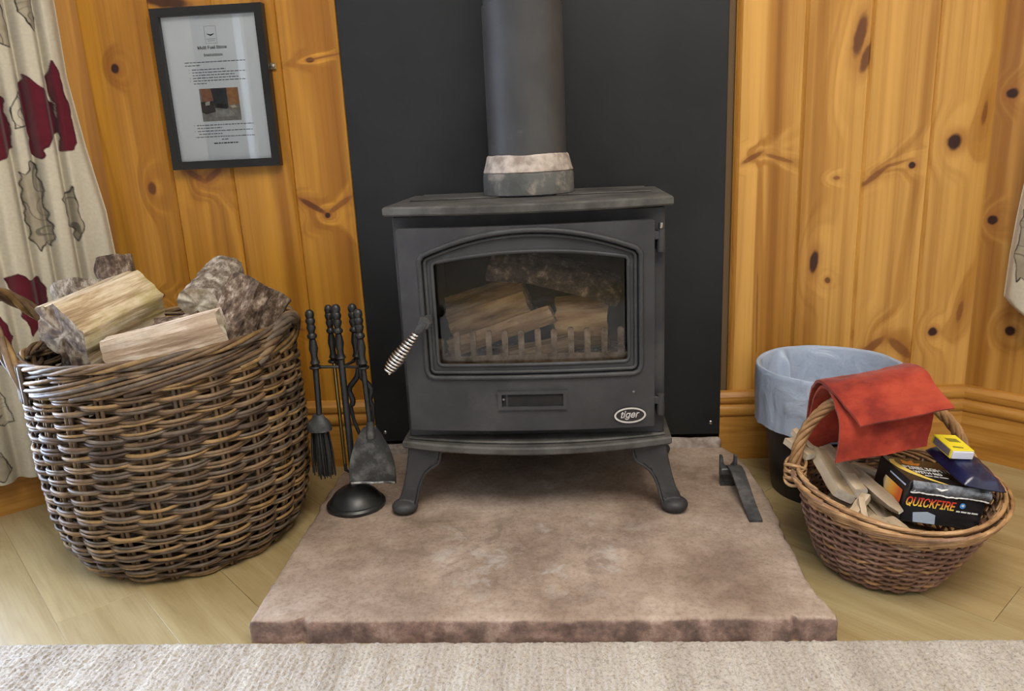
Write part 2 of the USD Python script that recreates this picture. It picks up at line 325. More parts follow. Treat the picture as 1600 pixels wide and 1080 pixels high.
baseboard('baseboard_back', (-.985, 1.67), (-.436, 1.67), ma=t8, mtl=bm_h)
baseboard('baseboard_back', (.349, 1.67), (.884, 1.67), mb=t8, mtl=bm_h)
baseboard('baseboard_right', (.884, 1.67), (XR, YD), ma=t8, mtl=bm_h)
baseboard('baseboard_left', (XL, YD), (-.985, 1.67), mb=t8, mtl=bm_h)

# ------------------------------------------------------------------ black backboard
black_panel = noisy('black_panel', [(.3, (.0115, .0125, .0135)), (.7, (.017, .018, .019))], 6, rough=.45, bump=.02, bscale=200, bdist=.0005, spec=.36)
steel = plain('screw_steel', (.55, .55, .56), .3, 1.0)
bb = thing('backboard', 'black fireproof panel screwed to the wall behind the stove', 'backboard', (-.043, 1.65, .063))
part(bb, 'panel', box((-.392, 0, 0), (.392, .019, 2.2), .0015), black_panel)
for x, z in ((-.372, .022), (.372, .028), (-.372, 1.15), (.372, 1.13)):
    part(bb, 'screw', tf(tf(lathe([(0, .0032), (.003, .0026), (.0048, .0008), (.005, -.001)], 14), Rm(90, (1, 0, 0))), T(x, 0, z)), steel)

# ------------------------------------------------------------------ hearth: one thick sandstone slab
def hearth_mesh():
    O = [(-.487, .993), (-.42, .991), (-.408, .9985), (-.396, .991), (-.2, .990), (0, .989), (.2, .990), (.318, .990), (.325, .996), (.333, .990), (.384, .989), (.386, 1.0), (.372, 1.09), (.377, 1.16), (.379, 1.25), (.386, 1.30), (.388, 1.43), (.383, 1.53), (.372, 1.60), (.350, 1.648),
         (.0, 1.648), (-.48, 1.648), (-.492, 1.5), (-.489, 1.2)]
    P = np.array(LineString(O+[O[0]]).segmentize(.006).coords)[:-1]
    c = np.array([-.05, 1.32]); n = len(P)
    rings = [(1, -.0, 0), (1.0, -.001, .012), (1, 0, .028), (1, -.0015, .0345), (1, -.005, .0385), (1, -.012, .040)]
    V = []
    d = c-P; d /= np.linalg.norm(d, axis=1, keepdims=True)
    for s, off, z in rings: V.append(np.c_[P-d*off, np.full(n, z)])
    for k in np.linspace(.95, .03, 34): V.append(np.c_[c+(P+d*.012-c)*k, np.full(n, .040)])
    V = np.array(V); m = len(V)
    for k in range(len(rings)):       # rough-cut edge
        nz = meshkit.fbm(np.c_[V[k, :, :2]*45, V[k, :, 2]*60+3], 4, 3)-.5
        V[k, :, :2] += d*(nz*.010)[:, None]
    top = V[3:]; nz = meshkit.fbm(np.c_[top.reshape(-1, 3)[:, :2]*22, np.zeros(len(top)*n)], 5, 9)-.5
    top.reshape(-1, 3)[:, 2] += nz*.004
    V = np.vstack([V.reshape(-1, 3), [[*c, .040], [*c, 0]]]); F = []
    for k in range(m-1):
        for j in range(n):
            j2 = (j+1) % n; F += [(k*n+j, k*n+j2, (k+1)*n+j2), (k*n+j, (k+1)*n+j2, (k+1)*n+j)]
    for j in range(n):
        j2 = (j+1) % n; F += [((m-1)*n+j, (m-1)*n+j2, m*n), (j2, j, m*n+1)]
    return trimesh.Trimesh(V, np.array(F), process=False)
stone = mat('sandstone', {'tc': ('texture_coordinate', {}), 'n1': ('noise_texture', {'scale': 7.0, 'detail': 8.0, 'roughness': .62}), 'n2': ('noise_texture', {'scale': 140.0, 'detail': 4.0, 'roughness': .7}),
    'r1': ('rgb_ramp', {'ramp': [(.36, (.225, .162, .122)), (.46, (.305, .230, .175)), (.56, (.375, .290, .226)), (.66, (.455, .365, .295))]}),
    'r2': ('rgb_ramp', {'ramp': [(.36, (.66, .62, .60)), (.5, (1, 1, 1)), (.64, (1.18, 1.16, 1.14))]}), 'mx': ('mix_color', {'blend_type': 'multiply', 'fac': .55, 'use_clamp_result': False}),
    # pale ash scuffs and dark soot stains around the middle of the slab
    'n3': ('noise_texture', {'scale': 16.0, 'detail': 6.0, 'roughness': .7, 'distortion': .4}), 'r3': ('rgb_ramp', {'ramp': [(.55, (0, 0, 0)), (.64, (1, 1, 1))]}),
    'mm': ('mapping', {'mapping_type': 'texture', 'location': (-.08, 1.18, .04), 'scale': (.30, .17, 1)}), 'ln': ('vector_math', {'math_type': 'length'}), 'mr': ('map_range', {'range_type': 'smoothstep', 'from_min': 1.2, 'from_max': .3, 'to_min': 0.0, 'to_max': .6, 'clamp': True}),
    'f3': ('math', {'math_type': 'multiply'}), 'mx3': ('mix_color', {'b': (.46, .43, .39)}),
    'n4': ('noise_texture', {'scale': 13.0, 'detail': 6.0, 'roughness': .7, 'distortion': .8}), 'r4': ('rgb_ramp', {'ramp': [(.53, (0, 0, 0)), (.62, (1, 1, 1))]}),
    'f4': ('math', {'math_type': 'multiply'}), 'mx4': ('mix_color', {'b': (.17, .125, .10)}), 'off': ('vector_math', {'math_type': 'add', 'vector2': (5, 3, 1)}),
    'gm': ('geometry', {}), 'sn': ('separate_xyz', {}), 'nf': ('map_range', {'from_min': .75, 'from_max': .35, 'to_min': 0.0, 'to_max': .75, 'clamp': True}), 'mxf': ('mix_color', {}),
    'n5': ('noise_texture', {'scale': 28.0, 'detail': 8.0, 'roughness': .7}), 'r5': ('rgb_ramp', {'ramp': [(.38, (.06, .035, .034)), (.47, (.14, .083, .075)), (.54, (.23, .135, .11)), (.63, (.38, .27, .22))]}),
    'ad': ('math', {'math_type': 'add'}), 'b': ('bump', {'strength': .5, 'distance': .002}), 'p': ('principled_bsdf', {'roughness': .82, 'specular_ior_level': .25})},
    [('tc.object', x+'.vector') for x in ('n1', 'n2', 'n3')]+[('tc.object', 'off.vector1'), ('off.vector', 'n4.vector'), ('tc.object', 'mm.vector'), ('mm.vector', 'ln.vector1'), ('ln.value', 'mr.value'),
     ('n1.fac', 'r1.fac'), ('n2.fac', 'r2.fac'), ('r1.color', 'mx.a'), ('r2.color', 'mx.b'), ('n3.fac', 'r3.fac'), ('r3.color', 'f3.value1'), ('mr.result', 'f3.value2'), ('f3.value', 'mx3.fac'), ('mx.result', 'mx3.a'),
     ('n4.fac', 'r4.fac'), ('r4.color', 'f4.value1'), ('mr.result', 'f4.value2'), ('f4.value', 'mx4.fac'), ('mx3.result', 'mx4.a'),
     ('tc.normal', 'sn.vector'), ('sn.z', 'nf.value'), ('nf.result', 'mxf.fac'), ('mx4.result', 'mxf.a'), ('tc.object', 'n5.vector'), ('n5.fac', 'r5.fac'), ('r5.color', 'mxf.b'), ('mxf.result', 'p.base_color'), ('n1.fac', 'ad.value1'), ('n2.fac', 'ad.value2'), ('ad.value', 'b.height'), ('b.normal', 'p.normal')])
hs = thing('hearth_slab', 'reddish sandstone hearth slab under the stove with pale scuffs and rough edge', 'hearth')
part(hs, 'slab', hearth_mesh(), stone, 40)
mor = refine(box((-.437, 1.628, .030), (.350, 1.6485, .060), .006), .012); mor.vertices += (meshkit.fbm(mor.vertices*60, 3, 2)-.5)[:, None]*[0, .004, .006]
part(hs, 'mortar_strip', mor, noisy('mortar', [(.3, (.24, .19, .16)), (.5, (.36, .30, .26)), (.7, (.48, .42, .37))], 40, rough=.9, bump=.4), 45, 'paler mortar strip along the back edge')

# ------------------------------------------------------------------ the stove
iron = noisy('cast_iron', [(.3, (.027, .027, .029)), (.55, (.038, .038, .040)), (.75, (.052, .052, .053))], 9, rough=.55, bump=.12, bscale=260, bdist=.0008, spec=.4, second=([(.60, (0, 0, 0)), (.78, (.35, .35, .35))], 14, (.11, .105, .095)))
iron_dusty = noisy('dusty_iron', [(.3, (.042, .041, .039)), (.5, (.070, .067, .060)), (.7, (.10, .097, .088))], 18, rough=.62, bump=.15, bscale=300, bdist=.0008, spec=.35)
soot = noisy('soot', [(.3, (.008, .008, .008)), (.7, (.018, .016, .015))], 12, rough=.95, bump=.3)
chrome = plain('chrome', (.80, .79, .77), .16, 1.0)
dull_steel = plain('dull_steel', (.34, .34, .35), .35, 1.0)
SX, SY, SZ = -.055, 1.335, .040
st = thing('wood_stove', 'black cast iron stove with arched glass door on curved legs', 'stove', (SX, SY, SZ), (0, 0, -1.0))
def bow(m, sag, half):
    x = m.vertices[:, 0]; m.vertices[:, 1] -= sag*np.clip(1-(x/half)**2, 0, 1)*np.clip(1-(m.vertices[:, 1]+.02)/.12, 0, 1); return m
def bowed_plate(hw, yf, yb, z0, z1, sag, bev=.0025):
    def out(i):
        xs = np.linspace(-hw+i, hw-i, 33); return [(x, yf+i-sag*(1-(x/hw)**2)) for x in xs]+[(hw-i, yb-i), (-hw+i, yb-i)]
    A = [(out(bev), z0), (out(0), z0+bev), (out(0), z1-bev), (out(bev), z1)]
    n = len(A[0][0]); V = [(*p, z) for o, z in A for p in o]; F = []
    for k in range(3):
        for j in range(n):
            j2 = (j+1) % n; F += [(k*n+j, k*n+j2, (k+1)*n+j2), (k*n+j, (k+1)*n+j2, (k+1)*n+j)]
    tri = trimesh.creation.triangulate_polygon(Polygon(A[3][0]), engine='earcut')
    F += [tuple(np.array(t)+3*n) for t in tri[1]]+[tuple(t[::-1]) for t in tri[1]]
    m = trimesh.Trimesh(np.array(V), np.array(F), process=False); m.fix_normals(); return m
cav = trimesh.boolean.difference([box((-.238, .010, .150), (.238, .275, .566), .004), box((-.196, -.01, .262), (.196, .235, .530), 0)], engine='manifold')
part(st, 'body', cav, iron, 30)
part(st, 'firebox_lining', trimesh.boolean.difference([box((-.1958, .03, .2622), (.1958, .2348, .5298), 0), box((-.186, .0, .268), (.186, .226, .522), 0)], engine='manifold'), soot, False)
part(st, 'top_plate', bowed_plate(.251, .0, .285, .566, .582, .045, .003), iron_dusty, 35)
part(st, 'hotplate', bowed_plate(.226, .120, .275, .582, .5845, .0, .001), iron_dusty, 35)
part(st, 'base_plate', bowed_plate(.251, .0, .275, .132, .147, .045, .003), iron_dusty, 35)
part(st, 'base_rim', bowed_plate(.240, .008, .270, .147, .1525, .036, .002), iron_dusty, 35)
# legs: cabriole, all four
def leg_mesh():
    outer = [(-.240, .134), (-.243, .115), (-.248, .09), (-.255, .06), (-.262, .038), (-.270, .022)]
    inner = [(-.236, .014), (-.230, .038), (-.226, .055), (-.220, .070), (-.212, .082), (-.200, .092), (-.189, .099), (-.184, .108), (-.182, .120), (-.179, .134)]
    pl = Polygon(outer+inner)
    body = trimesh.creation.extrude_polygon(pl, .030, engine='earcut'); body.apply_transform(Rm(90, (1, 0, 0))); body.apply_translation((0, .030, 0))
    body = refine(body, .012)
    y = body.vertices[:, 1]; body.vertices[:, 1] = y-.010*np.clip((.10-body.vertices[:, 2])/.1, 0, 1)**1.5
    bead = tube([(x+.002, -.0005-.010*np.clip((.10-z)/.1, 0, 1)**1.5, z) for x, z in inner], .0028, 6)
    pad = trimesh.creation.icosphere(3); pad.apply_scale((.025, .024, .0145)); pad.apply_translation((-.256, -.002, .0140))
    ank = trimesh.creation.icosphere(3); ank.apply_scale((.0150, .0155, .028)); ank.apply_translation((-.246, .007, .034))
    m = refine(trimesh.boolean.union([body, pad], engine='manifold'), .005)
    trimesh.smoothing.filter_taubin(m, .5, .52, 26); return m, bead
lg, bead = leg_mesh()
mir = np.diag([-1, 1, 1, 1.])
def mirror(m, M): m = tf(m, M); return m
for sx in (1, -1):
    for sy in (1, -1):
        M = np.diag([sx, sy, 1, 1.]) if sy == 1 else T(0, .262, 0) @ np.diag([sx, -1, 1, 1.])
        a = tf(lg, M); b = tf(bead, M)
        if sx*sy < 0 and a.volume < 0: a.invert(); b.invert()
        q = part(st, 'leg', a, iron, 40)
        if sy == 1: part(q, 'bead', b, iron, True)
# door
def arch(hw_l, hw_r, zb, zs, zc, r=.010, n=28):
    xs = np.linspace(hw_r-r*.5, -hw_l+r*.5, n); cx = (hw_r-hw_l)/2; h = (hw_l+hw_r)/2
    top = [(x, zs+(zc-zs)*(1-abs((x-cx)/h)**2.0)) for x in xs]
    P = [(-hw_l+r, zb), (hw_r-r, zb), (hw_r-r*.3, zb+r*.3), (hw_r, zb+r), (hw_r, zs-r*.5)]+top+[(-hw_l, zs-r*.5), (-hw_l, zb+r), (-hw_l+r*.3, zb+r*.3)]
    return P
DW0, DW1 = -.226, .217
def door_outline(): return Polygon([(DW0, .176), (DW1, .176), (DW1, .545), (DW0, .545)]).buffer(-.004).buffer(.004)
outer, opening = arch(.189, .194, .277, .496, .537, .014), arch(.168, .173, .298, .484, .500, .008)
def bowd(m): m.vertices[:, 1] -= .016*(1-(m.vertices[:, 0]/.24)**2); return m
dr = numbered(st, 'door'); UsdGeom.Xform.Define(stage, dr)
part(dr, 'door_panel', bowd(prism(door_outline().difference(Polygon(outer).buffer(-.003)), .016, .02)), iron, 30)
part(dr, 'arch_panel', tf(bowd(prism(Polygon(outer).difference(Polygon(opening)), .010, .02)), T(0, .001, 0)), iron, 30)
def loop(P, dep, r, sides=8):
    P = np.array(LineString(P+[P[0]]).segmentize(.012).coords)[:-1]
    m = tube(np.c_[P[:, 0], np.full(len(P), dep), P[:, 1]], r, sides, closed=True); return bowd(m)
part(dr, 'arch_moulding', cat_([loop(outer, -.0165, .0048), loop(list(Polygon(outer).buffer(-.009).exterior.coords)[:-1], -.0115, .0036)]), iron, True)
part(dr, 'glass_surround', loop(opening, -.0085, .0036), iron, True)
glass_mat = mat('stove_glass', {'t': ('transparent_bsdf', {'color': (.93, .90, .85)}), 'g': ('glossy_bsdf', {'color': (1, 1, 1), 'roughness': .06}), 'f': ('fresnel', {'IOR': 1.33}), 'm': ('mix_closure', {})},
                [('f.fac', 'm.fac'), ('t.BSDF', 'm.closure1'), ('g.BSDF', 'm.closure2')], 'm.closure')
part(dr, 'glass', tf(bowd(prism(Polygon(opening).buffer(.003), .003, .03)), T(0, .003, 0)), glass_mat, False)
ring = Polygon([(-.062, .217), (.062, .217), (.062, .252), (-.062, .252)]); hole = Polygon([(-.055, .223), (.055, .223), (.055, .246), (-.055, .246)])
vt = numbered(dr, 'air_vent'); 
part(dr, 'air_vent', tf(prism(ring.difference(hole), .006), T(0, -.030, 0)), iron)
part(dr, 'vent_slide', tf(prism(Polygon([(-.044, .2235), (.0548, .2235), (.0548, .2455), (-.044, .2455)]), .0022), T(0, -.0305, 0)), soot, False)
part(dr, 'vent_slide', tf(prism(Polygon([(-.0548, .2235), (-.0475, .2235), (-.0475, .2455), (-.0548, .2455)]), .001), T(0, -.0305, 0)), soot, False)
part(dr, 'vent_bolt', tf(lathe([(0, .005), (.002, .0045), (.0026, .003), (.0026, 0)], 10), T(-.0515, -.031, .237) @ Rm(90, (1, 0, 0))), dull_steel)
# oval maker's badge
silver, badge_black = plain('badge_silver', (.72, .71, .68), .3, .9), plain('badge_black', (.012, .012, .012), .4)
BM = T(.173, -.0245, .200) @ Rm(6, (0, 0, 1)) @ FACE
el = affinity.scale(Point(0, 0).buffer(1, 32), .0285, .0148)
bd = part(dr, 'badge', tf(flat(el, .002), BM), badge_black, False)
E_ = affinity.scale(Point(0, 0).buffer(1, 32), .0252, .0117)
tg = text('tiger', .0118, .0008, True, .30); tg.apply_scale((.94, 1, 1)); tg.apply_translation((-tg.bounds[:, 0].mean(), -.0043, 0))
dbl = '/'.join([dr])
part(dr, 'badge_rim', tf(tf(flat(el.difference(E_), .001), T(0, 0, .002)), BM), silver, False, 'silver oval rim of the badge')
part(dr, 'badge_lettering', tf(tf(tg, T(0, 0, .002)), BM), silver, False, 'silver script lettering on the badge')
# spring handle
ax0, ax1 = np.array([-.187, -.055, .378]), np.array([-.258, -.060, .294]); u = (ax1-ax0)/np.linalg.norm(ax1-ax0)
a_ = np.cross(u, [0, 1, 0]); a_ /= np.linalg.norm(a_); b_ = np.cross(u, a_)
hx = [(0, .013), (.0125, .013), (.0125, .002), (.0, .002)]
boss = tf(lathe([(0, .016), (.010, .016), (.0125, .013), (.0125, 0)], 6), T(-.180, -.046, .386) @ Rm(90, (1, 0, 0)))
spin = tube([(-.180, .02, .386), (-.180, -.05, .386)], .008, 12)
stem = tube([np.array([-.178, -.056, .388]), ax0, ax0+u*.012], [.0085, .0095, .006], 10)
hd = part(dr, 'handle_boss', cat_([boss, spin, stem]), iron, 35)
tt = np.linspace(0, 1, 15*18); turns = 14; Lh = .088
rad = np.interp(tt, [0, .12, .35, .62, .85, 1], [.0048, .0056, .0090, .0118, .0098, .0052])
hel = ax0+u*(.014+tt[:, None]*Lh)+rad[:, None]*(np.cos(tt*turns*2*PI)[:, None]*a_+np.sin(tt*turns*2*PI)[:, None]*b_)
part(dr, 'spring_handle', tube(hel, .00235, 7), chrome, True, 'chrome coiled spring grip')
part(dr, 'handle_rod', tube([ax0+u*.01, ax0+u*.10], .0035, 8), iron, True)
for z in (.508, .212):
    h = numbered(st, 'hinge')
    part(st, 'hinge', cat_([tube([(.229, -.004, z-.019), (.229, -.004, z+.019)], .0072, 12), box((.222, -.004, z-.016), (.237, .014, z-.002), .001), box((.212, -.010, z+.002), (.230, .004, z+.016), .001)]), iron, 35)
part(st, 'hinge_pin', tube([(.229, -.004, .538), (.229, -.004, .528)], .004, 10), dull_steel, True)
part(dr, 'rivet', tf(lathe([(0, .0016), (.002, .001), (.0024, 0)], 10), T(.180, -.0225, .243) @ Rm(90, (1, 0, 0))), dull_steel)
part(st, 'side_bolt', tube([(.236, .06, .255), (.243, .06, .255)], .005, 8), iron, True)
part(st, 'flue_spigot', tf(lathe([(.078, .0855), (.078, 0), (.0, 0)], 48), T(0, .185, .50)), iron, True)

# flue pipe
cement = noisy('fire_cement', [(.3, (.27, .22, .18)), (.5, (.43, .365, .31)), (.7, (.56, .49, .42))], 35, rough=.9, bump=.4, bscale=70, bdist=.002)
grey_pipe = noisy('pipe_paint', [(.3, (.036, .036, .036)), (.7, (.058, .058, .057))], 8, stretch=(1, 1, .5), rough=.5, bump=.05, bscale=120, spec=.45, second=([(.63, (0, 0, 0)), (.75, (.4, .4, .4))], 18, (.13, .13, .125)))
collar_m = noisy('collar_iron', [(.35, (.075, .078, .072)), (.6, (.12, .122, .112))], 14, rough=.75, bump=.3, bscale=60, second=([(.54, (0, 0, 0)), (.66, (.8, .8, .8))], 22, (.30, .26, .22)))
fp = thing('flue_pipe', 'dark grey metal flue pipe rising from the stove top against black board', 'flue pipe', (SX, 1.522, .6255))
part(fp, 'collar', lathe([(.070, 0), (.0875, 0), (.0880, .006), (.0875, .034), (.086, .041), (.078, .042)], 56), collar_m, 35, 'grey green cast collar')
def cement_ring():
    m = lathe([(.077, .038), (.0865, .0405), (.0865, .043), (.084, .050), (.0805, .062), (.0785, .0695), (.0762, .0725), (.074, .0728)], 72)
    n = meshkit.fbm(m.vertices*60, 3, 4)-.5; r = np.linalg.norm(m.vertices[:, :2], axis=1, keepdims=True); m.vertices[:, :2] *= 1+n[:, None]*.03; m.vertices[:, 2] += n*.006*(m.vertices[:, 2] > .06); return m
part(fp, 'cement_seal', cement_ring(), cement, True, 'crumbly pale fire cement')
part(fp, 'lower_pipe', lathe([(.0745, .04), (.0750, .06), (.0745, .335), (.0735, .339), (.070, .340)], 64), grey_pipe, 35)
part(fp, 'upper_pipe', lathe([(.0715, .33), (.0715, 1.55)], 64), grey_pipe, True)

# ------------------------------------------------------------------ fire inside the stove
def log_grid(L, sec, nl=30, step=.006, bend=0, rough=.004, seed=0, taper=0):
    """A log along +x. sec: [(y, z, tag), ...] closed outline; an edge carries the tag of its first point ('bark' or 'split'). Returns {tag: mesh}."""
    pts, tags = [], []
    for i, (y, z, t) in enumerate(sec):
        y2, z2, _ = sec[(i+1) % len(sec)]; n = max(1, round(math.hypot(y2-y, z2-z)/step))
        for k in range(n): pts.append((y+(y2-y)*k/n, z+(z2-z)*k/n)); tags.append(t)
    S = np.array(pts); m = len(S); xs = np.linspace(0, L, nl); c = S.mean(0)
    P = np.zeros((nl, m, 3))
    for i, x in enumerate(xs):
        k = 1-taper*x/L+.05*(meshkit.fbm(np.array([[x*9, seed, 0]]), 2, seed)[0]-.5)
        P[i, :, 0] = x; P[i, :, 1:] = c+(S-c)*k; P[i, :, 2] += bend*math.sin(PI*x/L)
    tg = np.array(tags)
    d = P[:, :, 1:]-c; d /= np.linalg.norm(d, axis=2, keepdims=True)+1e-9
    q = P.reshape(-1, 3)
    bark = (meshkit.fbm(q*[38, 60, 60]+seed*7, 5, seed)-.5)*2*rough*1.5
    fib = (meshkit.fbm(q*[7, 110, 110]+seed*5, 4, seed+3)-.5)*2*rough*1.0+(meshkit.fbm(q*[12, 24, 24], 3, seed+9)-.5)*rough*1.6
    amt = np.where(np.tile(tg == 'bark', nl), bark, fib).reshape(nl, m, 1)
    P[:, :, 1:] += d*amt
    e0 = (meshkit.fbm(P[0]*[1, 30, 30]+seed, 3, seed)-.5)*.02; e1 = (meshkit.fbm(P[-1]*[1, 30, 30]+seed+4, 3, seed)-.5)*.02
    P[0, :, 0] += e0; P[-1, :, 0] += e1; P[1, :, 0] += e0*.4; P[-2, :, 0] += e1*.4
    out = {}
    for t in dict.fromkeys(tags):
        F = []
        for i in range(nl-1):
            for j in range(m):
                if tg[j] == t:
                    j2 = (j+1) % m; a, b, cc, dd = i*m+j, i*m+j2, (i+1)*m+j2, (i+1)*m+j; F += [(a, cc, b), (a, dd, cc)]
        g = trimesh.Trimesh(P.reshape(-1, 3), np.array(F), process=False); g.remove_unreferenced_vertices(); out[t] = g
    caps = []
    for row, sgn in ((P[0], 1), (P[-1], -1)):
        R_ = 6; cc = row.mean(0); V = [row]
        for k in range(1, R_): 
            r = row+(cc-row)*k/R_; r = r.copy(); r[:, 0] += (meshkit.fbm(r*[1, 90, 90]+seed, 3, seed+1)-.5)*.006; V.append(r)
        V = np.vstack(V+[cc[None]]); F = []
        for k in range(R_-1):
            for j in range(m):
                j2 = (j+1) % m; a, b, c2, d2 = k*m+j, k*m+j2, (k+1)*m+j2, (k+1)*m+j; F += [(a, b, c2), (a, c2, d2)]
        for j in range(m): F.append(((R_-1)*m+j, (R_-1)*m+(j+1) % m, R_*m))
        F = np.array(F); F = F if sgn > 0 else F[:, ::-1]
        caps.append(trimesh.Trimesh(V, F, process=False))
    out['end'] = caps
    return out
def arc(r, a0, a1, n, tag='bark', ky=1, kz=1, c=(0, 0)): return [(c[0]+ky*r*math.cos(math.radians(a)), c[1]+kz*r*math.sin(math.radians(a)), tag) for a in np.linspace(a0, a1, n)]
bark_g = noisy('bark_grey', [(.3, (.085, .062, .045)), (.46, (.20, .16, .12)), (.56, (.36, .31, .25)), (.72, (.60, .55, .47))], 55, stretch=(.6, 1, 1), detail=8, nrough=.7, rough=.9, bump=.7, bscale=90, bdist=.004)
bark_b = noisy('bark_brown', [(.3, (.045, .027, .016)), (.46, (.12, .078, .050)), (.58, (.24, .175, .125)), (.74, (.50, .42, .34))], 60, stretch=(.7, 1, 1), detail=8, nrough=.72, rough=.9, bump=.8, bscale=80, bdist=.004)
def splitwood(name, a, b, c, green=None):
    return noisy(name, [(.25, tuple(.6*x for x in a)), (.42, a), (.54, b), (.7, c)], 60, stretch=(.10, 1, 1), detail=8, nrough=.68, rough=.8, bump=.7, bscale=110, bdist=.003, distort=.3, second=([(.55, (0, 0, 0)), (.68, (.7, .7, .7))], 9, green or a))
wood_pale = splitwood('split_wood_pale', (.36, .25, .135), (.56, .44, .28), (.70, .60, .43), (.36, .30, .10))
wood_tan = splitwood('split_wood_tan', (.27, .17, .085), (.44, .31, .18), (.56, .43, .28))
wood_pink = splitwood('split_wood_pinkish', (.42, .30, .20), (.64, .52, .40), (.76, .66, .54))
end_dark = noisy('cut_end_dark', [(.3, (.08, .045, .02)), (.5, (.22, .14, .075)), (.68, (.45, .34, .21))], 50, detail=7, rough=.9, bump=.6, bscale=90)
end_pale = noisy('cut_end_pale', [(.3, (.34, .27, .18)), (.5, (.55, .48, .37)), (.7, (.72, .66, .54))], 50, detail=7, rough=.9, bump=.5, bscale=100)
end_grey = noisy('cut_end_grey', [(.3, (.10, .085, .065)), (.5, (.25, .22, .18)), (.68, (.50, .46, .40))], 60, detail=7, rough=.9, bump=.6, bscale=90)
charred = noisy('charred_bark', [(.3, (.035, .026, .02)), (.5, (.085, .064, .05)), (.62, (.17, .13, .10)), (.78, (.40, .32, .24))], 60, detail=8, nrough=.7, rough=.92, bump=.8, bscale=90, bdist=.004)
def make_log(name, label, catg, p0, p1, roll, sec, mats, group=None, **kw):
    M = frame_from(p0, p1, roll); L = float(np.linalg.norm(np.array(p1)-np.array(p0)))
    o = log_grid(L, sec, **kw); t = thing(name, label, catg, group=group, mat4=M)
    names = {'bark': 'bark', 'split': 'split_face'}
    for k in ('bark', 'split'):
        if k in o: part(t, names[k], o[k], mats[k], 45)
    for i, c in enumerate(o['end']): part(t, 'cut_end', c, mats['end'][i] if isinstance(mats['end'], (tuple, list)) else mats['end'], 45)
    return t
def wedge(r, a=95, squash=1):   # a quarter-ish log: bark arc and two split faces meeting at the heart
    return arc(r, 90-a/2, 90+a/2, 9, 'bark', 1, squash)[:-1]+[arc(r, 90+a/2, 90+a/2, 1, 'split', 1, squash)[0], (0.0, 0.0, 'split')]
fire_wood = dict(bark=charred, split=noisy('sooty_split', [(.3, (.26, .15, .06)), (.5, (.50, .32, .15)), (.7, (.72, .53, .30))], 40, stretch=(.2, 1, 1), detail=7, rough=.85, bump=.6, bscale=80), end=charred)
FZ = SZ+.268
ash = thing('ash_bed', 'grey ash and cinders lying on the stove firebox floor', 'ash', (SX, 1.45, FZ), kind='stuff')
g = np.stack(np.meshgrid(np.linspace(-.180, .180, 60), np.linspace(-.075, .09, 30), indexing='ij'), -1)
ht = .004+.009*meshkit.fbm(np.concatenate([g*28, np.zeros_like(g[..., :1])], -1), 4, 5)+.003*np.clip(1-(g[..., 0]/.18)**2, 0, 1)
ash_m = noisy('ash', [(.3, (.16, .13, .11)), (.5, (.32, .28, .24)), (.7, (.55, .52, .48))], 60, rough=.95, bump=.6, bscale=150)
part(ash, 'cinders', grid_closed(np.concatenate([g, ht[..., None]], -1), np.concatenate([g, np.full_like(g[..., :1], .001)], -1)), ash_m, 50, kind='stuff')
gr = thing('fire_grate', 'rusty toothed fire grate bar standing behind the stove glass', 'grate', (SX-.002, 1.372, FZ+.001))
rust = noisy('rusty_iron', [(.3, (.20, .14, .095)), (.5, (.34, .26, .19)), (.7, (.48, .39, .30))], 40, rough=.85, bump=.4, bscale=150)
part(gr, 'rail', box((-.178, 0, 0), (.178, .009, .030), .0015), rust)
for i in range(12):
    x = -.168+i*.0302+rnd.uniform(-.001, .001); h = .078-(.012 if i == 0 else 0)+rnd.uniform(-.002, .001)
    part(gr, 'tooth', tf(prism(Polygon([(x-.0062, .026), (x-.0052, .034), (x-.0056, h-.003), (x-.003, h), (x+.003, h), (x+.0056, h-.003), (x+.0052, .034), (x+.0062, .026)]), .0088), T(0, .0089, 0)), rust, 30)
LG = 'logs laid in the stove'
make_log('firewood_log', 'broad brown log at the left inside the stove', 'log', (-.216, 1.496, .370), (-.062, 1.496, .418), 0, [(-.052, -.036, 'split'), (.046, -.042, 'split'), (.040, .034, 'split'), (.000, .060, 'split'), (-.045, .028, 'split')], dict(split=fire_wood['split'], end=fire_wood['split']), LG, seed=3, rough=.006)
make_log('firewood_log', 'dark charred log lying across the top of the stove fire', 'log', (-.132, 1.452, .500), (.112, 1.445, .440), 10, arc(.034, -20, 200, 10, 'bark', 1.25, .8)+[(-.038, -.020, 'split'), (.038, -.022, 'split')], fire_wood, LG, seed=5, rough=.007, bend=.010)
make_log('firewood_log', 'pale split log slanting through the middle of the stove fire', 'log', (-.210, 1.408, .345), (-.015, 1.412, .405), -8, [(-.026, -.014, 'split'), (.026, -.016, 'split'), (.025, .018, 'split'), (-.022, .020, 'split')], dict(split=wood_tan, end=end_dark), LG, seed=8, rough=.006)
make_log('firewood_log', 'short brown log at the right inside the stove under the charred one', 'log', (-.010, 1.475, .372), (.090, 1.470, .378), 0, arc(.050, 0, 330, 14, 'split', 1, 1.05), dict(split=fire_wood['split'], end=charred), LG, seed=12, rough=.006)
make_log('firewood_log', 'thin sooty log low behind the grate teeth in the stove', 'log', (-.115, 1.405, .326), (.022, 1.406, .352), 5, [(-.018, -.012, 'split'), (.018, -.012, 'split'), (.018, .012, 'split'), (-.016, .013, 'split')], dict(split=wood_tan, end=end_dark), LG, seed=14, rough=.004)

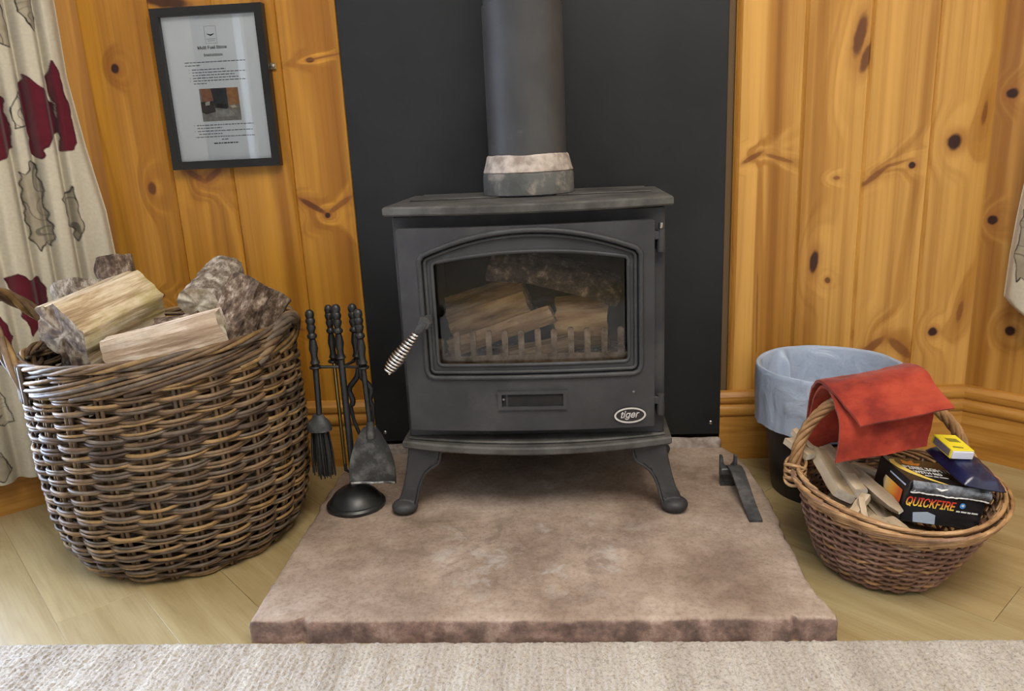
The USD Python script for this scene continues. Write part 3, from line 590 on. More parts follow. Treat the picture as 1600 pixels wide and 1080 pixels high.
# ------------------------------------------------------------------ big log basket
def willow(name, a, b): return noisy(name, [(.3, a), (.7, b)], 30, stretch=(1, 1, 1), rough=.55, bump=.15, bscale=200, bdist=.001, spec=.4)
willows = [willow('willow_brown', (.080, .045, .022), (.165, .100, .050)), willow('willow_grey', (.072, .052, .036), (.15, .112, .078)), willow('willow_ochre', (.155, .090, .034), (.31, .19, .074)),
           willow('willow_dark', (.040, .023, .014), (.085, .052, .032)), willow('willow_tan', (.125, .077, .040), (.24, .155, .082))]
BX, BY = -.742, 1.353
lb = thing('log_basket', 'large round brown willow basket full of logs left of the stove', 'basket', (BX, BY, 0))
NS = 23
def brad(z):
    return float(np.interp(z, [0, .02, .06, .12, .22, .32, .41], [.186, .198, .215, .226, .231, .230, .226]))
def tilt(th, z): return z+(z/.41)*(.012*math.cos(th-.25))
wr = random.Random(3)
part(lb, 'basket_floor', lathe([(0, .004), (.18, .004), (.186, .010), (.18, .016), (0, .016)], 40), willows[3], 30)
RH = .0098; nrow = 40
th_f = np.linspace(0, 2*PI, NS*6, endpoint=False)
for row in range(nrow):
    z0 = .010+row*RH
    for k in range(2):
        z = z0+(k-.5)*.0046; r0 = brad(z); ph = (row % 2)*PI
        amp = .0085 if row > 1 else .005
        P = []
        w1, w2 = wr.uniform(0, 6), wr.uniform(0, 6)
        for t in th_f:
            s_ = math.cos(NS/2*t+ph) if NS % 2 == 0 else math.cos((NS+1)/2*t+ph)
            r = r0+amp*np.sign(s_)*abs(s_)**.7+.0012*math.sin(5*t+w1)
            zz = z+.0014*math.sin(4*t+w1)+.0010*math.sin(11*t+w2)
            P.append((r*math.cos(t), r*math.sin(t), tilt(t, zz)))
        m = tube(P, .0031+wr.uniform(-.0005, .0006), 6, closed=True)
        part(lb, 'willow_rod', m, wr.choice(willows[:2]+willows), True)
NK = NS+1; NK_ = NK
for i in range(NK):
    for dd in (-.0045, .0045):
        t = (2*PI*i)/NK+dd/.24
        zs = np.linspace(.006, .40, 12)
        part(lb, 'stake', tube([(brad(z)*math.cos(t), brad(z)*math.sin(t), tilt(t, z)) for z in zs], .0036, 6), wr.choice(willows), True)
for layer, NB in enumerate((16, 16)):             # border: rods laid down at a shallow slant round the rim
    for i in range(NB):
        t0 = 2*PI*(i+.5*layer)/NB+wr.uniform(-.05, .05); span = wr.uniform(1.25, 1.5); P = []; dz = wr.uniform(-.003, .003)
        for k in np.linspace(0, 1, 22):
            t = t0+span*k
            z = .362+dz+.044*k+.002*math.sin(2*PI*k+i); r = brad(z)+.0085*math.sin(PI*min(1, .12+k*1.02))**.5+(.0, .003)[layer]-.005*k**4
            P.append((r*math.cos(t), r*math.sin(t), tilt(t, min(z, .408))))
        part(lb, 'border_rod', tube(P, np.linspace(.0042, .0032, 22), 6), wr.choice(willows), True)
for k in range(4):                                     # twisted roll along the very top
    g = np.linspace(0, 2*PI, 160, endpoint=False); w_ = 8*g+k*PI/2
    part(lb, 'border_rod', tube(np.stack([(brad(.40)+.0055+.0050*np.cos(w_))*np.cos(g), (brad(.40)+.0055+.0050*np.cos(w_))*np.sin(g), [tilt(t, .408) for t in g]+.0050*np.sin(w_)], 1), .0040, 6, closed=True), willows[(0, 4, 1, 2)[k]], True)
def rope(P, rr, rs, n=4, turns=3, sides=6):
    P = np.array(P, float); t = np.gradient(P, axis=0); t /= np.linalg.norm(t, axis=1, keepdims=True)
    a = np.cross(t, [0.3, .9, .2]); a /= np.linalg.norm(a, axis=1, keepdims=True); b = np.cross(t, a); s = np.linspace(0, 1, len(P)); out = []
    for k in range(n):
        g = 2*PI*(turns*s+k/n); out.append(tube(P+rr*(np.cos(g)[:, None]*a+np.sin(g)[:, None]*b), rs, sides))
    return out
def rimpt(t, dz=0, dr=0): return np.array([(brad(.40)+dr)*math.cos(t), (brad(.40)+dr)*math.sin(t), tilt(t, .40)+dz])
def handle(t0, t1, h, out_, name):
    P = []
    for k in np.linspace(0, 1, 40):
        t = t0+(t1-t0)*k; P.append(rimpt(t, h*math.sin(PI*k)**.8-.04*(1-math.sin(PI*k)), out_*math.sin(PI*k)+.004))
    for m in rope(P, .0078, .0056, 5, 2.6): part(lb, name, m, willows[wr.choice([0, 1, 4, 2])], True)
handle(math.radians(160), math.radians(229), .115, .045, 'handle_strand')
handle(math.radians(-24), math.radians(26), .016, .010, 'handle_strand')
part(lb, 'lashing', cat_([tube([rimpt(math.radians(a), z, .014) for z in np.linspace(-.055, .010, 8)], .004, 6) for a in (225, 228, 231)]), willows[1], True)

BL = 'logs in the big willow basket'
def bl(name, lab, p0, p1, roll, sec, mats, **kw): return make_log(name, lab, 'log', p0, p1, roll, sec, mats, BL, **kw)
bl('basket_log', 'large pale split log resting top left in the log basket', (-.848, 1.226, .442), (-.782, 1.382, .474), 24, [(-.058, -.050, 'split'), (-.012, -.070, 'bark'), (.056, -.044, 'split'), (.062, .020, 'split'), (.014, .052, 'split'), (-.050, .030, 'split')], dict(bark=bark_b, split=wood_pale, end=(end_dark, end_pale)), seed=21, rough=.006)
bl('basket_log', 'long flat pinkish pale split log along the front rim of the log basket', (-.762, 1.204, .416), (-.584, 1.258, .450), 8, [(-.030, -.035, 'split'), (.034, -.030, 'split'), (.036, .010, 'split'), (-.020, .022, 'split')], dict(split=wood_pink, end=end_pale), seed=23, rough=.004)
bl('basket_log', 'dark bark slab behind the pinkish log in the log basket', (-.722, 1.298, .424), (-.648, 1.322, .434), 5, arc(.026, -10, 190, 9, 'bark', 1.1, .75)+[(-.030, -.022, 'split'), (.030, -.022, 'split')], dict(bark=bark_b, split=wood_tan, end=end_dark), seed=27, rough=.008)
bl('basket_log', 'chunky dark brown log standing at the right of the log basket', (-.624, 1.304, .330), (-.556, 1.382, .488), 30, [(-.046, -.034, 'bark'), (.016, -.050, 'bark'), (.048, -.012, 'split'), (.038, .038, 'split'), (-.026, .046, 'bark')], dict(bark=bark_b, split=bark_b, end=bark_b), seed=31, rough=.008)
bl('basket_log', 'round grey barked log with pale cut end at the back of the log basket', (-.672, 1.365, .455), (-.685, 1.530, .492), 0, arc(.040, 0, 330, 14, 'bark', 1, .9), dict(bark=bark_g, end=(end_pale, end_grey)), seed=35, rough=.005)
bl('basket_log', 'grey log with weathered end leaning at the left rim of the log basket', (-.888, 1.345, .31), (-.930, 1.415, .497), 0, arc(.039, 0, 330, 12, 'bark', 1.15, .9), dict(bark=bark_g, end=end_grey), seed=39, rough=.006)
bl('basket_log', 'brown grey log end poking up furthest back left in the log basket', (-.855, 1.44, .31), (-.893, 1.490, .534), 0, arc(.037, 0, 330, 12, 'bark', 1, 1), dict(bark=bark_b, end=end_grey), seed=43, rough=.006)
for i, (p0, p1) in enumerate((((-.89, 1.285, .082), (-.60, 1.285, .082)), ((-.89, 1.42, .082), (-.60, 1.42, .082)), ((-.81, 1.21, .205), (-.81, 1.50, .205)), ((-.675, 1.21, .205), (-.675, 1.50, .205)))):
    bl('basket_log', 'log buried under the others inside the big willow basket', p0, p1, 10*i, arc(.058, 0, 330, 12, 'bark'), dict(bark=bark_b, end=end_dark), seed=50+i, nl=14, step=.014)

# ------------------------------------------------------------------ fireside companion set
black_iron = noisy('black_iron', [(.3, (.010, .010, .010)), (.7, (.022, .022, .021))], 30, rough=.38, bump=.12, bscale=200, bdist=.0008, spec=.5)
worn_iron = noisy('worn_iron', [(.3, (.018, .018, .018)), (.55, (.040, .040, .039)), (.75, (.13, .13, .125))], 22, rough=.5, bump=.2, bscale=150)
brassy = plain('brass_rod', (.30, .21, .075), .3, .9)
CX, CY = -.416, 1.372
cs = thing('companion_stand', 'black fireside tool stand with domed round base on the hearth corner', 'tool stand', (CX, CY, .0405))
part(cs, 'base', lathe([(0, 0), (.055, 0), (.0575, .003), (.0575, .007), (.054, .011), (.051, .012), (.049, .016), (.042, .026), (.030, .035), (.016, .041), (.010, .046), (.0085, .052), (.0, .052)], 48), black_iron, 30)
part(cs, 'pole', tube([(0, 0, .045), (0, 0, .31)], .0065, 12), black_iron, True)
def turned(z0, k=1.0):
    """turned handle profile, bottom z0, about 0.10 long"""
    p = [(0, 0), (.006, 0), (.0095, .004), (.0065, .010), (.0060, .018), (.0085, .032), (.0065, .046), (.0052, .050), (.0090, .054), (.0090, .058), (.0055, .062), (.0075, .068), (.0088, .073), (.0066, .078), (.0088, .083), (.0090, .087), (.0068, .091), (.0086, .096), (.0078, .102), (.0045, .106), (0, .107)]
    return lathe([(r*k, z0+z) for r, z in p], 20)
part(cs, 'finial', turned(.300), black_iron, 40)
arms = [(-.040, -.004), (.036, -.012), (.016, .030), (-.020, .028)]
for ax, ay in arms:
    n_ = math.hypot(ax, ay); ux, uy = ax/n_, ay/n_
    part(cs, 'hook_arm', cat_([tube([(0, 0, .286), (ax, ay, .288)], .003, 8), tube([(ax+.009*math.cos(g)+ux*.009, ay+.009*math.sin(g)+uy*.009, .288) for g in np.linspace(math.atan2(uy, ux)+PI*.9, math.atan2(uy, ux)-PI*.75, 12)], .0028, 7)]), black_iron, True)
def tool(name, label, dx, dy): return thing(name, label, 'fire tool', (CX+dx, CY+dy, .0405))
bristle = noisy('bristle', [(.3, (.008, .008, .008)), (.7, (.022, .020, .018))], 90, stretch=(1, 1, .1), rough=.8, bump=.8, bscale=250, bdist=.002)
br = tool('hearth_brush', 'black hearth brush with turned handle hanging left on the tool stand', -.0489, -.0049)
part(br, 'handle', turned(.2925), black_iron, 40); part(br, 'shaft', tube([(0, 0, .292), (-.002, -.004, .192)], .0055, 10), black_iron, True)
bh = lathe([(0, .196), (.010, .196), (.012, .190), (.020, .182), (.024, .172), (.024, .164), (0, .164)], 28); bh.apply_scale((1, .7, 1)); bh.apply_translation((-.004, -.006, 0)); part(br, 'brush_head', bh, worn_iron, 35)
bp = []
for i in range(70):
    a, r = rng.uniform(0, 2*PI), math.sqrt(rng.uniform(0, 1))
    x, y = .021*r*math.cos(a), .014*r*math.sin(a); bp.append(tube([(x*.8-.004, y*.8-.006, .168), (x*1.02-.004, y-.006, .12), (x*1.08-.004+rng.normal()*.001, y*1.1-.006, .072+rng.uniform(-.006, .008))], [.0016, .0022, .0012], 5))
part(br, 'bristles', cat_(bp), bristle, True, kind='stuff')
sh = tool('ash_shovel', 'black ash shovel with worn grey blade edge hanging right on the tool stand', .0445, -.0148)
part(sh, 'handle', turned(.2925), black_iron, 40); part(sh, 'shaft', tube([(0, 0, .286), (.004, -.004, .170)], .0050, 10), black_iron, True)
def shovel_blade():
    us = np.linspace(-1, 1, 21); vs = np.linspace(0, 1, 22); F = np.zeros((21, 22, 3))
    for i, u_ in enumerate(us):
        for j, v in enumerate(vs):
            w = .0465*math.sin(min(1, .12+v*.95)*PI/2)**.75*(1 if v < .6 else 1-.10*(v-.6))
            F[i, j] = (.004+u_*w*1.0, -.006-.010*v+.010*(abs(u_)**2.5)*-1*(.3+.7*v)+.012*(1-v)*0, .172-.112*v+.004*abs(u_)*v)
    B = F.copy(); B[..., 1] += .0022; return grid_closed(F, B)
blade = noisy('shovel_steel', [(.3, (.016, .016, .016)), (.7, (.032, .032, .031))], 24, rough=.45, bump=.15, bscale=120, second=([(.50, (0, 0, 0)), (.64, (.45, .45, .45))], 26, (.20, .20, .19)))
part(sh, 'blade', shovel_blade(), blade, 40); part(sh, 'socket', tube([(.004, -.004, .182), (.004, -.007, .150)], [.007, .009], 10), worn_iron, True)
part(sh, 'worn_edge', tube([(x, -.0175-.010*abs((x-.004)/.044)**2.5, .0615+.004*abs((x-.004)/.044)) for x in np.linspace(-.038, .046, 14)], .0024, 6), noisy('worn_edge', [(.35, (.06, .06, .06)), (.65, (.35, .35, .34))], 60, rough=.5), True, 'worn bright edge')
tn = tool('fire_tongs', 'black fire tongs with wavy arms hanging behind the tool stand pole', .0202, .0380)
part(tn, 'handle', turned(.2925), black_iron, 40)
for sg in (-1, 1):
    P = [(sg*(.0018+.020*math.sin(PI*min(1, max(0, k-.14)/.86*1.02))**.8+.0045*math.sin(k*PI*7)*(.14 < k < .55)), 0, .292-.175*k) for k in np.linspace(0, 1, 40)]
    part(tn, 'arm', tube(P, [.0018+.0037*min(1, max(0, k-.08)/.15) if k < .55 else .0038 for k in np.linspace(0, 1, 40)], 8), black_iron, True)
pk = tool('poker', 'slim brassy poker hanging beside the hearth brush', -.0252, .0353)
part(pk, 'handle', turned(.2925, .9), black_iron, 40); part(pk, 'shaft', tube([(0, 0, .285), (0, 0, .075)], .0036, 10), brassy, True); part(pk, 'tip', tube([(0, 0, .080), (.0, 0, .060), (.012, 0, .052)], [.0036, .0036, .0015], 8), black_iron, True)

# ------------------------------------------------------------------ stove operating tool on the hearth
gun = noisy('tool_steel', [(.3, (.040, .042, .045)), (.55, (.075, .078, .082)), (.75, (.13, .13, .13))], 40, rough=.5, bump=.15, bscale=200, metallic=.3)
tk = thing('stove_tool', 'grey steel stove key with forked head lying right on the hearth', 'stove tool', (.322, 1.425, .041))
P = np.array([(.010, .012, .040), (.010, -.004, .044), (.012, -.022, .041), (.014, -.050, .030), (.016, -.10, .012), (.0165, -.15, .0035)])
F_ = np.zeros((len(P), 2, 3)); 
hw = np.array([.0125, .0135, .0130, .0125, .0120, .0115])
F_[:, 0] = P-np.c_[hw, 0*hw, 0*hw]; F_[:, 1] = P+np.c_[hw, 0*hw, 0*hw]; B_ = F_.copy(); B_[..., 2] -= .0045; F_[..., 2] += .0008
part(tk, 'handle', grid_closed(F_, B_), gun, 40)
fk = Polygon([(-.0155, 0), (.0155, 0), (.0165, .034), (.0165, .062), (.0120, .062), (.0105, .046), (.004, .038), (-.003, .038), (-.0095, .045), (-.0115, .062), (-.0165, .062), (-.0165, .034)])
part(tk, 'fork_head', tf(prism(fk, .012), T(.0, .016, 0)), gun, 30)
part(tk, 'collar', box((-.017, -.006, .026), (.019, .006, .040), .002), gun)

# ------------------------------------------------------------------ waste bin and liner
NX, NY = .530, 1.500
wbn = thing('waste_bin', 'black round waste bin with a pale blue liner in the corner', 'bin', (NX, NY, 0))
bin_black = plain('bin_black', (.008, .008, .010), .45)
def brn(z): return .100+.036*z/.262
part(wbn, 'body', lathe([(0, 0), (.098, 0), (.100, .004)]+[(brn(z), z) for z in np.linspace(.03, .250, 8)]+[(.137, .254), (.1375, .260), (.134, .262), (.1325, .255)]+[(brn(z)-.0025, z) for z in np.linspace(.24, .01, 8)]+[(0, .008)], 64), bin_black, 30)
lin_m = mat('liner_plastic', {'tc': ('texture_coordinate', {}), 'n': ('noise_texture', {'scale': 16.0, 'detail': 4.0, 'distortion': .8}), 'b': ('bump', {'strength': .7, 'distance': .012}), 'r': ('rgb_ramp', {'ramp': [(.3, (.44, .53, .68)), (.7, (.54, .63, .78))]}),
    'p': ('principled_bsdf', {'roughness': .35, 'specular_ior_level': .45}), 'tl': ('translucent_bsdf', {'color': (.45, .56, .75)}), 'm': ('mix_closure', {'fac': .25})},
    [('tc.object', 'n.vector'), ('n.fac', 'b.height'), ('b.normal', 'p.normal'), ('n.fac', 'r.fac'), ('r.color', 'p.base_color'), ('p.BSDF', 'm.closure1'), ('tl.BSDF', 'm.closure2')], 'm.closure')
def liner():
    prof = [(.1350, .148, 1), (.1362, .165, 1), (.1380, .20, .8), (.1395, .235, .5), (.1395, .258, .2), (.1385, .2665, .1), (.1355, .2685, .1), (.1335, .264, .1), (.131, .24, .3), (.125, .20, .8), (.119, .15, 1), (.111, .10, 1), (.094, .060, 1), (.06, .045, .6), (.0, .042, 0)]
    n = 160; V = []
    for k, (r, z, w) in enumerate(prof):
        g = np.arange(n)*2*PI/n; q = np.c_[np.cos(g)*3.2, np.sin(g)*3.2, np.full(n, z*14)]
        d = (meshkit.fbm(q, 4, 6)-.5)*.020*w+(meshkit.fbm(q*[2.5, 2.5, .5], 3, 8)-.5)*.012*w
        inner = k >= 7
        rr = r-.004-np.abs(d)*1.2 if inner else r+.001+np.abs(d)*.8
        zz = z+(meshkit.fbm(np.c_[np.cos(g)*2, np.sin(g)*2, g*0+1], 3, 2)-.5)*(.020 if k == 0 else .006)
        if inner and 8 <= k <= 12:      # a tall pleat at the back left of the inside
            rr = rr-.022*np.exp(-((g-math.radians(118))/.07)**2)
        V.append(np.c_[rr*np.cos(g), rr*np.sin(g), zz])
    V = np.array(V); F3 = np.concatenate([V, V[:, :1]], 1)
    m = trimesh.Trimesh(F3.reshape(-1, 3), np.array([t for i in range(len(prof)-1) for j in range(n) for t in ((i*(n+1)+j, (i+1)*(n+1)+j+1, i*(n+1)+j+1), (i*(n+1)+j, (i+1)*(n+1)+j, (i+1)*(n+1)+j+1))]), process=False)
    return m
lt = thing('bin_liner', 'pale blue plastic liner folded over the rim of the black bin', 'bin liner', (NX, NY, 0))
part(lt, 'bag', liner(), lin_m, True)

# ------------------------------------------------------------------ small oval basket with kindling and fire lighting things
KX, KY = .546, 1.205
kb = thing('kindling_basket', 'small oval tan wicker basket with hoop handle holding kindling', 'basket', (KX, KY, 0))
cane = [willow('cane_tan', (.25, .130, .052), (.44, .255, .115)), willow('cane_red', (.17, .085, .055), (.29, .165, .110)), willow('cane_brown', (.19, .105, .062), (.33, .200, .125)), willow('cane_pale', (.32, .185, .085), (.54, .34, .17))]
KA, KB_, KH = .151, .163, .136
def kpt(t, k, out_=0.0):
    """point on the basket wall at height fraction k"""
    e = k**.78; a, b = .088+(KA-.088)*e+out_, .098+(KB_-.098)*e+out_
    return np.array([a*math.cos(t)-.018*(1-k), b*math.sin(t)+.004*(1-k), KH*k+.004+.018*k*k*math.cos(t)**2])
part(kb, 'basket_floor', tf(lathe([(0, .003), (.95, .003), (1, .008), (.95, .012), (0, .012)], 40), T(-.018, .004, 0) @ np.diag([.09, .100, 1, 1])), cane[1], 30)
KN = 30; kf = np.linspace(0, 2*PI, KN*4, endpoint=False)
for row in range(21):
    k0 = .03+row*.043; P = []; w1 = wr.uniform(0, 6)
    for t in kf:
        c_ = math.cos(KN/2*t+row*PI); q = kpt(t, k0+.006*math.sin(7*t+w1), .0042*np.sign(c_)*abs(c_)**.7)
        P.append(q)
    part(kb, 'cane_rod', tube(P, .0029+wr.uniform(-.0003, .0003), 6, closed=True), cane[wr.choice([1, 1, 2, 1, 0] if row < 17 else [0, 2])], True)
for i in range(KN):
    t = 2*PI*i/KN; part(kb, 'stake', tube([kpt(t, k) for k in np.linspace(.0, .96, 9)], .0030, 6), cane[wr.choice([1, 2])], True)
NR = 34
for layer in range(3):
    for i in range(NR):
        t0 = 2*PI*(i+layer/3)/NR; span = (.62, .75, .9)[layer]; P = []
        for k in np.linspace(0, 1, 10):
            q = kpt(t0+span*k, .86+.12*k, (.004, .008, -.001)[layer]+.006*math.sin(PI*k)); q[2] += (-.004, .003, .009)[layer]+.005*math.sin(PI*k)-.004*k
            P.append(q)
        part(kb, 'border_rod', tube(P, .0027, 6), cane[wr.choice([0, 0, 2, 3, 0])], True)
hx_ = []
for k in np.linspace(0, 1, 60):
    a = PI*(1-k); hx_.append(((.149 if a > PI/2 else .140)*math.cos(a)*(1+.04*math.sin(a)), .050-.008*math.cos(a)+.02*max(0, math.cos(a)), .130+.168*math.sin(a)**.85*(1-.17*max(0, math.cos(a))**.8*1.3)))
for m in rope(hx_, .0058, .0046, 5, 4.2, 7): part(kb, 'handle_strand', m, cane[wr.choice([0, 3, 0, 2])], True)
for sg in (-1, 1):
    for k in range(6):
        c = np.array([-.147 if sg < 0 else .139, .058 if sg < 0 else .062, .128+.006*k]); tlt = .5*(1 if k % 2 else -1)
        part(kb, 'lashing', tube([c+np.array([.017*math.cos(g), .017*math.sin(g), .010*tlt*2*math.sin(g+.6)]) for g in np.linspace(0, 2*PI, 18, endpoint=False)], .0030, 6, closed=True), cane[wr.choice([0, 3])], True)

kw = [noisy('kindling_wood', [(.3, a), (.55, b), (.75, c)], 26, stretch=(.12, 1, 1), detail=6, rough=.75, bump=.3, bscale=120, bdist=.001) for a, b, c in (((.30, .22, .13), (.42, .33, .22), (.52, .43, .31)), ((.38, .28, .17), (.54, .43, .29), (.64, .54, .39)), ((.24, .17, .105), (.35, .27, .18), (.45, .36, .26)))]
kend = noisy('kindling_end', [(.3, (.48, .42, .34)), (.7, (.66, .61, .52))], 60, rough=.8)
KG = 'kindling in the small basket'
def stick(label, p0, p1, w, h, roll=0, mi=0, rounded=False):
    M = frame_from(p0, p1, roll); L = float(np.linalg.norm(np.array(p1)-np.array(p0)))
    t = thing('kindling_stick', label, 'kindling', group=KG, mat4=M); r = random.Random(int(L*1e5))
    n = 9; xs = np.linspace(0, L, n)
    sec = np.array([(-w/2, -h/2), (-w*.1, -h*.55), (w/2, -h*.45), (w*.52, h*.2), (w*.40, h*.5), (-w*.05, h*.46), (-w*.47, h*.5)])
    V = []
    for i, x in enumerate(xs):
        k = 1+r.uniform(-.02, .02)
        if rounded and i >= n-2: k *= (.8, .45)[i-n+2]
        V.append(np.c_[np.full(7, x)+(sec[:, 0]*r.uniform(-.2, .2) if i in (0, n-1) else 0), sec*k+[r.uniform(-.0006, .0006), r.uniform(-.0006, .0006)]])
    V = np.vstack(V); F = [(i*7+j, (i+1)*7+j, (i+1)*7+(j+1) % 7) for i in range(n-1) for j in range(7)]+[(i*7+j, (i+1)*7+(j+1) % 7, i*7+(j+1) % 7) for i in range(n-1) for j in range(7)]
    part(t, 'shaft', trimesh.Trimesh(V, np.array(F)[:, ::-1], process=False), kw[mi], 25)
    for i0, o in ((0, 0), ((n-1)*7, 1)):
        c = V[i0:i0+7]; Vc = np.vstack([c, c.mean(0)]); Fc = np.array([(j, (j+1) % 7, 7) for j in range(7)]); part(t, 'cut_end', trimesh.Trimesh(Vc, Fc if not o else Fc[:, ::-1], process=False), kend, False)
stick('broad pale kindling stick leaning by the handle foot with square lit end', (.448, 1.300, .166), (.452, 1.176, .138), .034, .016, -28, 0)
stick('grey kindling stick running beside the red cloth near the handle', (.466, 1.315, .165), (.488, 1.215, .146), .024, .012, 10, 2)
stick('short square cut kindling block just below the red cloth corner', (.475, 1.265, .150), (.480, 1.180, .142), .022, .016, 0, 1)
stick('flat kindling stick with rounded tip beside the black box', (.494, 1.245, .150), (.517, 1.118, .139), .020, .012, 22, 2, True)
stick('small pale kindling chip lying crosswise near the front rim of the basket', (.442, 1.120, .128), (.484, 1.172, .140), .016, .010, 0, 1)
stick('thin upright kindling splinter near the front rim of the basket', (.468, 1.150, .146), (.461, 1.098, .108), .010, .014, 0, 1)
stick('stubby kindling block at the front left corner of the black box', (.470, 1.120, .124), (.503, 1.082, .112), .024, .020, 0, 0)
stick('pale kindling block tucked under the box corner at the basket front', (.500, 1.125, .118), (.520, 1.075, .110), .022, .022, 0, 0)
stick('orange brown kindling piece sticking out at the left handle foot', (.398, 1.305, .186), (.424, 1.262, .172), .020, .012, 0, 0)
stick('pale rounded kindling tip behind the left handle foot', (.412, 1.325, .196), (.430, 1.285, .176), .012, .012, 0, 1)
stick('white edged kindling strip showing under the red cloth hem', (.500, 1.278, .150), (.542, 1.240, .144), .014, .008, 0, 1)
for i, (p0, p1) in enumerate((((.47, 1.29, .112), (.49, 1.16, .104)), ((.505, 1.30, .112), (.515, 1.15, .104)), ((.44, 1.22, .112), (.505, 1.12, .096)), ((.53, 1.32, .114), (.55, 1.22, .112)), ((.60, 1.31, .090), (.61, 1.22, .088)), ((.48, 1.27, .078), (.53, 1.14, .076)), ((.52, 1.28, .070), (.58, 1.15, .070)), ((.60, 1.27, .050), (.57, 1.16, .040)), ((.50, 1.20, .030), (.60, 1.26, .030)))):
    stick('kindling stick buried low among the others in the small basket', p0, p1, .022, .016, 15*i, i % 3)

# firelighter box
card = noisy('black_card', [(.3, (.008, .008, .011)), (.7, (.014, .014, .018))], 20, rough=.28, bump=.08, bscale=40, bdist=.002, spec=.6)
pr = lambda n, c, r=.35: plain('print_'+n, c, r)
p_white, p_yel, p_blue, p_org, p_grey = pr('white', (.78, .78, .76)), pr('yellow', (.78, .60, .12)), pr('blue', (.06, .30, .75)), pr('orange', (.85, .32, .04)), pr('grey', (.42, .50, .62))
flame = mat('print_flame', {'tc': ('texture_coordinate', {}), 's': ('separate_xyz', {}), 'm': ('map_range', {'from_min': -.040, 'from_max': -.022, 'clamp': True}), 'r': ('rgb_ramp', {'ramp': [(0, (.90, .72, .10)), (.35, (.90, .45, .06)), (.7, (.75, .06, .03)), (1, (.55, .03, .03))]}), 'p': ('principled_bsdf', {'roughness': .35})},
            [('tc.object', 's.vector'), ('s.z', 'm.value'), ('m.result', 'r.fac'), ('r.color', 'p.base_color')])
fbx = thing('firelighter_box', 'open black firelighter box with flame lettering in the kindling basket', 'box', (.594, 1.130, .1735), (0, 10.5, 2))
part(fbx, 'carton', box((-.0625, 0, -.067), (.0625, .105, 0), .0016), card, 30)
def fpoly(P, y=-.0003, h=.0004): return tf(prism(Polygon(P), h), T(0, y, 0))
q = text('QUICKFIRE', .0125, .0005, True, .12); q.apply_scale((.078/(q.bounds[1, 0]-q.bounds[0, 0]), 1.12, 1)); q.apply_translation((-.061-q.bounds[0, 0], -.0385, 0))
part(fbx, 'front_lettering', tf(tf(q, FACE), T(0, -.0002, 0)), flame, False, 'red and yellow lettering on the box front')
part(fbx, 'blue_dot', fpoly(affinity.translate(Point(0, 0).buffer(.0046, 12), .0275, -.0285).exterior.coords[:-1]), p_blue, False)
part(fbx, 'white_dot', fpoly(affinity.translate(Point(0, 0).buffer(.0022, 10), .0275, -.0280).exterior.coords[:-1], -.0008), p_white, False)
part(fbx, 'small_print', cat_([fpoly([(x, -.0400), (x+w, -.0400), (x+w, -.0375), (x, -.0375)]) for x, w in ((.020, .006), (.0275, .009), (.038, .005), (.0445, .010))]), p_white, False)
part(fbx, 'white_patch', fpoly([(-.046, -.050), (-.024, -.046), (-.010, -.050), (-.007, -.0655), (-.042, -.0655)]), p_grey, False)
# torn film round the opening: crumpled strip and white ragged edges with the film glints painted in
film = noisy('cellophane', [(.3, (.05, .055, .07)), (.7, (.22, .24, .27))], 50, rough=.14, bump=.6, bscale=60, bdist=.004, spec=.9)
fx = np.linspace(-.060, .064, 40); Fg = np.zeros((40, 6, 3))
for i, x in enumerate(fx):
    for j in range(6):
        v = j/5; n0 = meshkit.fbm(np.array([[x*70, v*2, 1.]]), 3, 4)[0]
        Fg[i, j] = (x, -.0015-.006*math.sin(PI*v)*(n0+.2)-.001*v, .0035-.0035*v-(.0135+.004*meshkit.fbm(np.array([[x*90, 3, 2.]]), 3, 9)[0])*v)
Bg = Fg.copy(); Bg[..., 1] += .0010
part(fbx, 'torn_film', grid_closed(Fg, Bg), film, 40)
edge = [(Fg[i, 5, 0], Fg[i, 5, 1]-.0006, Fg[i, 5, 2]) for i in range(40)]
part(fbx, 'torn_edge_glint', tube(edge, [.0008+.0009*abs(math.sin(i*1.3)) for i in range(40)], 5), p_white, True)
part(fbx, 'torn_edge_glint', cat_([tube([(-.058, -.003, -.002), (-.054, -.004, -.008), (-.056, -.004, -.014)], [.0012, .0026, .001], 5), tube([(-.025, -.0045, -.003), (-.016, -.006, -.006), (-.006, -.005, -.003)], [.001, .0025, .001], 5), tube([(.060, -.003, .002), (.062, -.003, -.012)], [.001, .0016], 5)]), p_white, True)
def tpoly(P, z=.0002, h=.0004): return tf(flat(P, h), T(0, 0, z))
sw_o = [(-.062+.052*math.sin(a)*1.0, .098-.098*(1-math.cos(a))) for a in np.linspace(0, PI/2, 16)]
sw_i = [(-.054+.040*math.sin(a), .100-.074*(1-math.cos(a))) for a in np.linspace(0, PI/2, 16)]
arcp = [(-.056, .090), (-.060, .075), (-.056, .055), (-.046, .038), (-.030, .022), (-.010, .010), (.006, .004), (-.010, .016), (-.026, .031), (-.038, .048), (-.046, .065), (-.049, .082), (-.045, .094)]
part(fbx, 'yellow_swoosh', tpoly(arcp), p_yel, False)
for s_, h_, x_, y_ in (('FIRELIGHTERS', .0115, -.044, .058), ('WITH NO', .0085, -.034, .043)):
    m = text(s_, h_, .0005, True); m.apply_scale((.86, 1, 1)); m.apply_translation((x_-m.bounds[0, 0], y_, .0002)); part(fbx, 'top_lettering', m, p_white, False, 'white lettering on the box top')
part(fbx, 'small_print', cat_([tpoly([(x, .034), (x+w, .034), (x+w, .0365), (x, .0365)]) for x, w in ((-.022, .012), (-.008, .008), (.002, .014))]), p_white, False)
